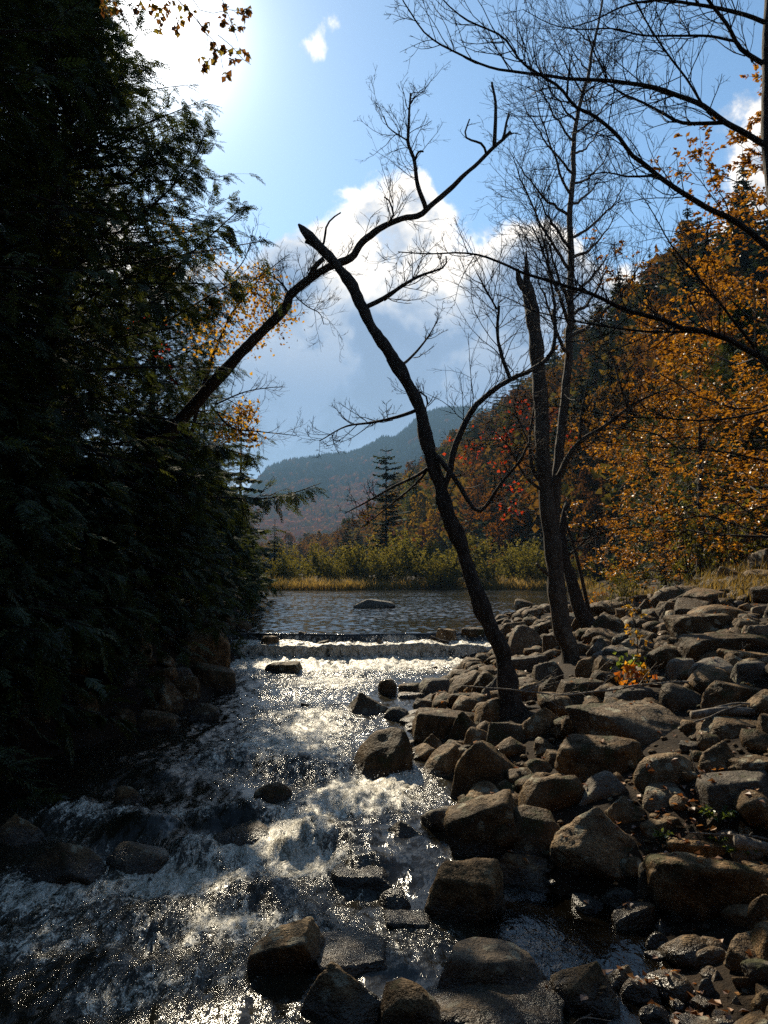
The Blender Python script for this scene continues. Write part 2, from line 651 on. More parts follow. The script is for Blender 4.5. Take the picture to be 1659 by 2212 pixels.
def m_leaf(name, stops, trans=0.5, rough=0.5, gloss=0.12, obj=False):
    """leaf: diffuse + light shining through, colour varied from leaf to leaf by the attribute tint"""
    m, t, out = mat(name)
    tint = t.attr('tint')
    if obj:
        c = t.n('ShaderNodeObjectInfo').outputs['Color']
        c = t.mix(tint, t.vm('MULTIPLY', c, (0.55, 0.50, 0.45)), t.vm('MULTIPLY', c, (1.3, 1.35, 1.3)))
    else:
        c = t.ramp(tint, stops)
    df = t.n('ShaderNodeBsdfDiffuse')
    t.put(df.inputs[0], c)
    tl = t.n('ShaderNodeBsdfTranslucent')
    t.put(tl.inputs[0], t.vm('MULTIPLY', c, (1.25, 1.05, 0.7)))
    mx = t.n('ShaderNodeMixShader')
    mx.inputs[0].default_value = trans
    t.put(mx.inputs[1], df.outputs[0])
    t.put(mx.inputs[2], tl.outputs[0])
    gl = t.n('ShaderNodeBsdfGlossy')
    gl.inputs['Roughness'].default_value = rough
    gl.inputs[0].default_value = (1, 1, 1, 1)
    fr = t.n('ShaderNodeFresnel')
    fr.inputs[0].default_value = 1.4
    m2 = t.n('ShaderNodeMixShader')
    t.put(m2.inputs[0], t.m('MULTIPLY', fr.outputs[0], gloss * 4))
    t.put(m2.inputs[1], mx.outputs[0])
    t.put(m2.inputs[2], gl.outputs[0])
    t.put(out.inputs[0], m2.outputs[0])
    return m


M = {}
M['rock'] = m_rock()
M['soil'] = m_soil()
M['stream'] = m_stream()
M['lake'] = m_lake()
M['bark'] = m_bark('dark_bark', (0.024, 0.017, 0.012), (0.070, 0.052, 0.038), 16, 0.12)
M['birch_bark'] = m_bark('peeling_bark', (0.045, 0.034, 0.024), (0.120, 0.090, 0.062), 13, 0.35)
M['twig'] = m_bark('twig_bark', (0.020, 0.014, 0.011), (0.050, 0.034, 0.026), 20)
M['deadwood'] = m_bark('weathered_wood', (0.14, 0.115, 0.09), (0.34, 0.29, 0.23), 18)
M['hemlock'] = m_leaf('hemlock_needles', [(0.0, (0.020, 0.032, 0.011)), (0.5, (0.042, 0.063, 0.020)), (1.0, (0.080, 0.104, 0.028))], 0.40, 0.6, 0.008)
M['conifer'] = m_leaf('conifer_needles', [(0.0, (0.010, 0.018, 0.009)), (0.6, (0.020, 0.034, 0.016)), (1.0, (0.042, 0.056, 0.022))], 0.25, 0.6, 0.006)
M['beech'] = m_leaf('beech_leaves', [(0.0, (0.085, 0.036, 0.007)), (0.3, (0.20, 0.090, 0.011)), (0.65, (0.34, 0.165, 0.016)), (1.0, (0.48, 0.275, 0.028))], 0.5, 0.5, 0.025)
M['yellow'] = m_leaf('yellow_leaves', [(0.0, (0.16, 0.085, 0.012)), (0.4, (0.36, 0.20, 0.020)), (1.0, (0.52, 0.36, 0.045))], 0.55, 0.5, 0.02)
M['maple'] = m_leaf('orange_maple_leaves', [(0.0, (0.20, 0.05, 0.010)), (0.5, (0.42, 0.15, 0.012)), (1.0, (0.52, 0.30, 0.03))], 0.6, 0.5, 0.02)
M['red'] = m_leaf('red_leaves', [(0.0, (0.16, 0.016, 0.010)), (1.0, (0.36, 0.045, 0.018))], 0.6, 0.5, 0.02)
M['litter'] = m_leaf('fallen_leaves', [(0.0, (0.09, 0.035, 0.015)), (0.5, (0.24, 0.10, 0.035)), (1.0, (0.40, 0.20, 0.07))], 0.3, 0.6, 0.02)
M['alder'] = m_leaf('alder_leaves', [(0.0, (0.045, 0.046, 0.012)), (0.5, (0.105, 0.108, 0.021)), (1.0, (0.20, 0.175, 0.035))], 0.5, 0.6, 0.01)
M['fresh'] = m_leaf('fresh_green_leaves', [(0.0, (0.05, 0.09, 0.015)), (1.0, (0.20, 0.27, 0.05))], 0.55, 0.5, 0.02)
M['grass'] = m_leaf('dry_grass', [(0.0, (0.10, 0.085, 0.025)), (0.5, (0.22, 0.165, 0.05)), (1.0, (0.36, 0.27, 0.10))], 0.5, 0.6, 0.01)
M['autumn'] = m_leaf('autumn_crown', None, 0.45, 0.6, 0.004, obj=True)
M['oak'] = m_leaf('overhead_leaves', [(0.0, (0.10, 0.045, 0.018)), (0.5, (0.19, 0.10, 0.03)), (1.0, (0.20, 0.19, 0.04))], 0.5, 0.5, 0.02)

# ------------------------------------------------------------------ the lie of the land
def zw(y):
    return np.interp(y, [0, 3, 5, 6.5, 7.6, 9, 12, 15, 17.5, 17.62, 17.74, 18.22, 18.30, 18.42], [-0.12, -0.10, -0.03, 0.0, 0.15, 0.25, 0.38, 0.53, 0.64, 0.70, 0.955, 0.995, 1.06, 1.20])


def on_water(px, py):
    d = ray(px, py)
    y = 8.0
    for _ in range(40):
        y = 0.5 * y + 0.5 * np.clip((zw(y) - CAMZ) / d[2] * d[1], 1.0, 18.4)
    return d[0] / d[1] * y, y


def _shore(pts):
    q = sorted((on_water(*p)[::-1] for p in pts))
    return np.array([a for a, _ in q]), np.array([b for _, b in q])


XRp = _shore([(1075, 1405), (1010, 1440), (950, 1490), (905, 1550), (905, 1620), (985, 1700), (1000, 1770), (1000, 1850), (1150, 1925), (1330, 1950), (1440, 2040), (1460, 2100), (1440, 2150), (1470, 2230), (1520, 2400)])
XLp = _shore([(497, 1410), (500, 1480), (430, 1530), (330, 1570), (180, 1620), (60, 1660), (-80, 1740), (-300, 1900), (-600, 2200)])


def ground_z(x, y):
    x, y = np.asarray(x, float), np.asarray(y, float)
    xr, xl = np.interp(y, *XRp), np.interp(y, *XLp)
    w = zw(np.minimum(y, 17.5))
    rt = (x - xr)
    right = np.where(rt > 0, 0.34 * rt - 0.012 * np.minimum(rt, 9) ** 2, 0.30 * rt)
    left = 0.55 * (xl - x) - 0.02 * np.minimum(np.maximum(xl - x, 0), 8) ** 2
    g1 = w + np.maximum(np.maximum(right, left), -0.30)
    xrl = np.interp(y, [17, 18, 20, 23, 27, 32, 40, 58, 80], [2.6, 3.0, 4.6, 6.6, 9.2, 11.5, 13.5, 14, 14])
    xll = np.interp(y, [17, 18, 22, 34, 36, 40, 60], [-3.7, -3.8, -4.6, -5.4, -10, -18, -60])
    a = np.minimum(0.26 * (x - xrl), 1.6)
    b = np.minimum(0.45 * (xll - x), 2.5)
    yf = 57.5 + 1.2 * np.sin(x * 0.35) + 1.5 * np.sin(x * 0.13 + 1) - 0.02 * (x - 6) ** 2 * (x > 6)
    c = np.minimum(0.14 * (y - yf), 0.55)
    g2 = 1.2 + np.maximum(np.maximum(np.maximum(a, b), c), -0.8)
    dam = 1.2 + np.minimum(0.35 * (x - 2.5), 0.45)
    g2 = np.where((y < 20.5) & (x > 2.2), np.maximum(g2, np.where(x > 2.5, dam, 0.9)), g2)
    s = sstep(16.6, 18.4, y)
    g = g1 * (1 - s) + g2 * s
    return g


def water_z(x, y):
    return np.where(y < 18.42, zw(np.minimum(y, 18.42)), 1.2)


def surf(x, y):
    return np.maximum(ground_z(x, y), water_z(x, y))


def hit(px, py):
    """first point of the land or water on the line of sight"""
    d = ray(px, py)
    y = np.exp(np.linspace(math.log(2.5), math.log(90), 4000))
    X = d[0] / d[1] * y
    Z = CAMZ + d[2] / d[1] * y
    below = np.nonzero(Z < surf(X, y))[0]
    i = below[0] if len(below) else len(y) - 1
    return X[i], y[i], Z[i]


# ground: one sheet out to the horizon
u = np.linspace(-7.7, 7.7, 300)
v = np.linspace(-2.9, 7.5, 300)
gx, gy = np.meshgrid(3.0 * np.sinh(u), 7 + 4 * np.sinh(v))
gz = ground_z(gx, gy)
Pn = np.stack([gx, gy, gx * 0], -1)
near = np.exp(-(np.hypot(gx, gy) / 60) ** 2)
gz = gz + near * 0.07 * fbm(Pn * 1.3, 4, 3)
nx = len(u)
ii, jj = np.meshgrid(np.arange(nx - 1), np.arange(len(v) - 1))
a0 = (jj * nx + ii).ravel()
GF = np.stack([a0, a0 + 1, a0 + nx + 1, a0 + nx], 1)
o = link('ground', mesh('ground', np.stack([gx, gy, gz], -1).reshape(-1, 3), GF, M['soil'], True))
tag(o, kind='structure')

# ------------------------------------------------------------------ water
def gauss(x, y, pts):
    r = 0 * x
    for (px, py, sx, sy, amp) in pts:
        cx, cy = on_water(px, py)
        r = r + amp * np.exp(-((x - cx) / sx) ** 2 - ((y - cy) / sy) ** 2)
    return r


# hummocks where the current runs over sunken boulders: px, py, half sizes in metres, height
HUMPS = [(520, 1772, 0.36, 0.28, 0.20), (690, 1815, 0.42, 0.26, 0.17), (300, 1790, 0.30, 0.25, 0.16), (420, 1838, 0.34, 0.22, 0.15),
         (780, 1872, 0.30, 0.2, 0.12), (640, 1660, 0.45, 0.35, 0.13), (500, 1640, 0.5, 0.4, 0.11), (820, 1660, 0.5, 0.3, 0.10),
         (330, 1680, 0.5, 0.35, 0.10), (160, 1760, 0.4, 0.3, 0.13), (350, 1985, 0.30, 0.22, 0.10), (250, 2090, 0.3, 0.2, 0.09),
         (560, 1930, 0.3, 0.2, 0.09), (700, 1560, 0.6, 0.4, 0.08), (620, 1500, 0.6, 0.4, 0.08), (760, 1460, 0.5, 0.3, 0.08)]
FOAM = [(620, 1440, 1.6, 1.0, 0.70), (850, 1435, 1.4, 1.0, 0.65), (700, 1480, 1.1, 1.0, 0.50), (660, 1560, 1.0, 1.0, 0.55), (620, 1610, 0.8, 0.8, 0.42), (700, 1640, 0.7, 0.7, 0.3),
        (800, 1700, 0.55, 0.45, 0.62), (740, 1745, 0.6, 0.40, 0.70), (860, 1680, 0.4, 0.35, 0.45), (900, 1740, 0.35, 0.5, 0.35), (640, 1790, 0.55, 0.3, 0.42), (680, 1830, 0.5, 0.25, 0.40),
        (180, 1765, 0.7, 0.2, 0.38), (400, 1770, 0.6, 0.22, 0.34), (520, 1835, 0.5, 0.25, 0.45), (300, 1850, 0.5, 0.3, 0.25),
        (60, 1940, 0.6, 0.35, 0.46), (330, 1930, 0.5, 0.25, 0.38), (450, 1900, 0.6, 0.3, 0.38), (700, 1880, 0.5, 0.22, 0.32), (420, 2010, 0.5, 0.3, 0.30),
        (270, 2150, 0.4, 0.2, 0.42), (60, 2050, 0.5, 0.35, 0.32), (500, 2100, 0.5, 0.3, 0.20), (600, 1990, 0.5, 0.3, 0.28), (780, 2060, 0.4, 0.25, 0.35),
        (520, 1650, 0.9, 0.7, 0.18), (350, 1640, 1.0, 0.6, 0.12), (300, 2000, 1.4, 0.9, 0.16), (960, 2030, 0.25, 0.2, 0.25), (890, 1990, 0.3, 0.2, 0.2),
        (250, 1560, 1.2, 0.8, -0.20), (780, 2150, 0.4, 0.3, -0.12), (500, 1790, 0.25, 0.12, -0.35), (930, 1600, 0.6, 0.6, -0.15)]
CALM = [(1250, 2000, 0.75, 0.6, 1.0), (1380, 2060, 0.5, 0.6, 1.0), (1300, 2140, 0.6, 0.5, 1.0), (1130, 1970, 0.4, 0.35, 0.7), (930, 1600, 0.7, 0.8, 0.45), (950, 1780, 0.35, 0.6, 0.4), (200, 1600, 1.0, 0.8, 0.4)]

us = np.arange(-0.80, 0.36, 0.0032)
ys = [3.0]
while ys[-1] < 17.45:
    ys.append(ys[-1] * 1.0037)
ys = np.array(ys + list(np.linspace(17.47, 18.46, 52)))
UU, YY = np.meshgrid(us, ys)
XX = UU * (YY + 3.0)
inb = sstep(0.0, 0.35, np.interp(YY, *XRp) - XX + 0.15) * sstep(0.0, 0.35, XX - np.interp(YY, *XLp) + 0.15)
calm = np.clip(gauss(XX, YY, CALM), 0, 1)
fo = np.clip(gauss(XX, YY, FOAM), -0.3, 1)
fo = fo + 0.45 * np.exp(-np.abs(17.4 - YY) / 0.9) * (YY < 17.6)
P2 = np.stack([XX * 1.0, YY * 0.55, 0 * XX], -1)
Pw = P2 + 0.35 * np.stack([fbm(P2 * 1.1, 3, 41), fbm(P2 * 1.1, 3, 42), 0 * XX], -1)
turb = np.clip(0.30 + 0.9 * fo, 0.10, 1.2) * (1 - 0.88 * calm)
w1 = ridged(Pw * 1.6, 3, 5)
w2 = ridged(Pw * 4.6, 4, 9)
w3 = fbm(Pw * 14.0, 3, 13)
w4 = ridged(Pw * 30.0, 3, 21)
Z = zw(YY) + turb * (0.095 * (w1 - 0.3) + 0.080 * (w2 - 0.3) + 0.034 * w3 + 0.014 * w4)
hum = gauss(XX, YY, HUMPS)
hum = hum * np.clip(0.62 + 0.55 * fbm(P2 * 2.2, 3, 88), 0.2, 1.0)
Z = Z + hum * (1 + 0.35 * w2)
lee = gauss(XX, YY + 0.45, [(a, b, c * 1.1, d * 0.9, e) for a, b, c, d, e in HUMPS])
Z = Z - 0.55 * lee
foam = fo + 0.30 * np.clip(w1, -0.3, 1) * turb + 0.35 * np.clip(w2 - 0.25, 0, 1) * turb + 1.8 * np.clip(lee - hum * 0.8, 0, 0.2) + 0.16 * fbm(P2 * 0.8, 3, 77) - 0.10
foam = foam * (1 - 0.9 * calm)
# the two falls of the weir and the churning ledge between them
strand = ridged(np.stack([XX * 7.5, YY * 0.9, 0 * XX], -1), 3, 31)
strand2 = ridged(np.stack([XX * 19.0, YY * 1.5, 0 * XX], -1), 2, 33)
fall_lo = sstep(17.52, 17.58, YY) * (1 - sstep(17.74, 17.80, YY))
fall_up = sstep(18.18, 18.24, YY) * (1 - sstep(18.42, 18.45, YY))
ledge = sstep(17.68, 17.76, YY) * (1 - sstep(18.18, 18.24, YY))
Pf = np.stack([XX * 5, YY * 5, 0 * XX], -1)
boil = ridged(Pf, 4, 51)
Z = np.where(YY > 17.5, zw(YY) + ledge * (0.060 * boil + 0.09 * fbm(Pf * 0.30, 2, 52) + 0.03 * fbm(Pf * 3, 3, 53)) + fall_lo * 0.02 * boil, Z)
Z = np.where((YY > 17.4) & (YY <= 17.58), Z + 0.05 * (boil - 0.2), Z)
yshift = 0.42 * fbm(np.stack([XX * 0.45, 0 * XX, 0 * XX], -1), 2, 201) + 0.18 * fbm(np.stack([XX * 1.7, 0 * XX, 0 * XX], -1), 3, 202)
YD = YY + yshift * sstep(16.9, 17.5, YY) - fall_lo * (0.07 * strand + 0.05 * strand2 + 0.10 * fbm(np.stack([XX * 1.2, 0 * XX, 0 * XX], -1), 2, 8)) - fall_up * (0.045 * strand + 0.035 * strand2)
coverx = np.clip(0.75 + 1.5 * fbm(np.stack([XX * 0.8, 0 * XX, 0 * XX], -1), 3, 203), 0.15, 1.1)
f_fall = 0.30 + 0.60 * np.clip(strand * 0.6 + strand2 * 0.5, -0.4, 1)
foam = np.where(YY > 17.5, ledge * (0.72 + 0.4 * boil) + np.maximum(fall_lo, 0) * f_fall + fall_up * (f_fall * coverx - 0.05), foam)
lip = sstep(18.36, 18.42, YY)
foam = foam * (1 - 0.75 * lip)
edge = (1 - inb) * 0.0
VW = np.stack([XX, YD, Z], -1).reshape(-1, 3)
nx = len(us)
ii, jj = np.meshgrid(np.arange(nx - 1), np.arange(len(ys) - 1))
a0 = (jj * nx + ii)
keep = ~((YY[:-1, :-1] > 17.3) & ((XX[:-1, :-1] > 2.75) | (XX[:-1, :-1] < -4.6)))
keep &= ~((XX[:-1, :-1] > np.interp(YY[:-1, :-1], *XRp) + 0.9) | (XX[:-1, :-1] < np.interp(YY[:-1, :-1], *XLp) - 0.8))
a0 = a0[keep].ravel()
WF = np.stack([a0, a0 + 1, a0 + nx + 1, a0 + nx], 1)
used = np.zeros(len(VW), bool)
used[WF.ravel()] = True
remap = np.cumsum(used) - 1
o = link('stream', mesh('stream', VW[used], remap[WF], M['stream'], True, {'foam': np.clip(foam, 0, 1).ravel()[used], 'clear': np.clip(calm * 1.5 - 0.55, 0, 0.85).ravel()[used] * (XX.ravel()[used] > 0.5)}))
tag(o, kind='structure')

# the lake behind the weir
lx = np.sort(np.concatenate([np.linspace(-70, -6, 60, endpoint=False), np.linspace(-6, 6, 160, endpoint=False), np.linspace(6, 24, 40)]))
ly = 18.44 + (np.linspace(0, 1, 160) ** 1.8) * 52
LX, LY = np.meshgrid(lx, ly)
LZ = 1.2 + 0.012 * fbm(np.stack([LX * 0.5, LY * 1.3, 0 * LX], -1), 3, 61) * sstep(18.45, 20, LY)
LY = LY + (0.42 * fbm(np.stack([LX * 0.45, 0 * LX, 0 * LX], -1), 2, 201) + 0.18 * fbm(np.stack([LX * 1.7, 0 * LX, 0 * LX], -1), 3, 202)) * (1 - sstep(18.44, 19.6, LY))
nx = len(lx)
ii, jj = np.meshgrid(np.arange(nx - 1), np.arange(len(ly) - 1))
a0 = (jj * nx + ii).ravel()
o = link('lake', mesh('lake', np.stack([LX, LY, LZ], -1).reshape(-1, 3), np.stack([a0, a0 + 1, a0 + nx + 1, a0 + nx], 1), M['lake'], True))
tag(o, kind='structure')

# droplets thrown up by the falls and the chutes
rng = np.random.default_rng(5)
iv, fv = ico(1)
pr = []
for n, (x0, x1, y0, y1, z0, hz) in ((420, (-3.6, 2.4, 17.70, 18.2, 0.98, 0.13)), (500, (-3.6, 2.6, 17.2, 17.7, 0.66, 0.14))):
    for i in range(n):
        c = np.array([rng.uniform(x0, x1), rng.uniform(y0, y1), z0 + abs(rng.normal()) * hz * 0.6])
        pr.append((iv * rng.uniform(0.004, 0.012) + c, fv))
for (px, py, sx, sy, amp) in FOAM:
    if amp > 0.4 and py > 1600:
        cx, cy = on_water(px, py)
        for i in range(40):
            c = np.array([cx + rng.normal() * sx * 0.5, cy + rng.normal() * sy * 0.5, 0])
            c[2] = zw(c[1]) + 0.06 + abs(rng.normal()) * 0.05
            pr.append((iv * rng.uniform(0.002, 0.006) + c, fv))
VV, FF = cat(pr)
m, t, out = mat('water_spray')
principled(t, out, (0.8, 0.8, 0.78), 0.15, None, 0.6)
o = link('spray', mesh('spray', VV, FF, m, True))
tag(o, 'white droplets of spray thrown up by the falls and rapids', 'spray', kind='stuff')

# stone weir under the falls: two courses of rough blocks
wr = thing('stone_weir', (-0.5, 18.2, 0.6), 'low two-step stone weir under the white falls across the stream', 'weir')
rng = np.random.default_rng(8)
def rough_box(x0, x1, y0, y1, z0, z1, seed):
    V, F = ico(3)
    s = np.sign(V) * np.abs(V) ** 0.35
    s = s / np.abs(s).max(0)
    c = np.array([(x0 + x1) / 2, (y0 + y1) / 2, (z0 + z1) / 2])
    h = np.array([(x1 - x0) / 2, (y1 - y0) / 2, (z1 - z0) / 2])
    W = c + s * h
    return W + 0.02 * nrm(V) * fbm(W * 4, 3, seed)[:, None], F
for (ya, yb, za, zb, x0, x1) in ((17.72, 18.5, 0.2, 0.91, -4.4, 3.0), (18.36, 19.0, 0.5, 1.12, -4.4, 3.0)):
    x = x0
    while x < x1:
        L = rng.uniform(0.7, 1.3)
        ysh = float(0.42 * fbm(np.array([[(x + L / 2) * 0.45, 0, 0]]), 2, 201)[0]) + 0.06
        V, F = rough_box(x, x + L - 0.02, ya + ysh + rng.uniform(-0.02, 0.03), yb, za, zb + rng.uniform(-0.03, 0.03), int(x * 10) + 99)
        part('stone_block', V, F, M['rock'], wr, True)
        x += L
# ------------------------------------------------------------------ boulders
def rock_shape(seed, sub, kind='round'):
    rg = np.random.default_rng(seed)
    D, F = ico(sub)
    nf = {'round': 13, 'block': 12, 'flat': 11, 'pyr': 10, 'slab': 9}[kind]
    n = nrm(rg.normal(size=(nf, 3)))
    d = rg.uniform({'round': 0.70, 'block': 0.60, 'flat': 0.62, 'pyr': 0.58, 'slab': 0.66}[kind], 1.0, nf)
    ex = []
    if kind in ('block', 'slab', 'flat'):
        j = rg.normal(size=(6, 3)) * 0.16
        b = np.array([[1, 0, 0.1], [-1, 0, 0.1], [0, 1, 0.1], [0, -1, 0.15], [0, 0, 1], [0.1, 0.1, -1]]) + j
        ex = [(q, rg.uniform(0.60, 0.78)) for q in nrm(b)]
        if kind != 'block':
            ex[4] = (nrm(np.array([rg.normal() * 0.10, -0.06, 1.0])), 0.50)
    if kind == 'pyr':
        a = rg.uniform(0, 6.28)
        for k in range(4):
            an = a + k * 1.57 + rg.normal() * 0.25
            ex.append((nrm(np.array([math.cos(an), math.sin(an), rg.uniform(0.6, 1.0)])), rg.uniform(0.48, 0.62)))
    for q, dd in ex:
        n = np.vstack([n, q])
        d = np.r_[d, dd]
    dots = D @ n.T
    r = np.where(dots > 0.05, d[None, :] / np.maximum(dots, 0.05), 9.0)
    r = np.minimum(r, 3.0)
    k = {'round': 12.0, 'block': 26.0, 'flat': 25.0, 'pyr': 26.0, 'slab': 30.0}[kind]
    rr = -np.log(np.exp(-k * r).sum(1) + math.exp(-k * 1.25)) / k
    V = D * rr[:, None]
    V = V * (1 + 0.10 * fbm(V * 1.3, 3, seed + 3)[:, None])
    V = V + D * (0.075 * fbm(V * 3.0, 4, seed + 7) + 0.034 * ridged(V * 5.0, 4, seed + 11))[:, None]
    if sub >= 5:
        V = V + D * (0.020 * fbm(V * 15, 3, seed + 17))[:, None]
    lo, hi = V.min(0), V.max(0)
    return (V - (lo + hi) / 2) / ((hi - lo) / 2), F


OFF = {'b': (829.5, 1260.8), 'c': (829.5, 1725.4), 'd': (0, 1725.4), 'e': (0, 1260.8), 'w': (464.5, 1227.7)}
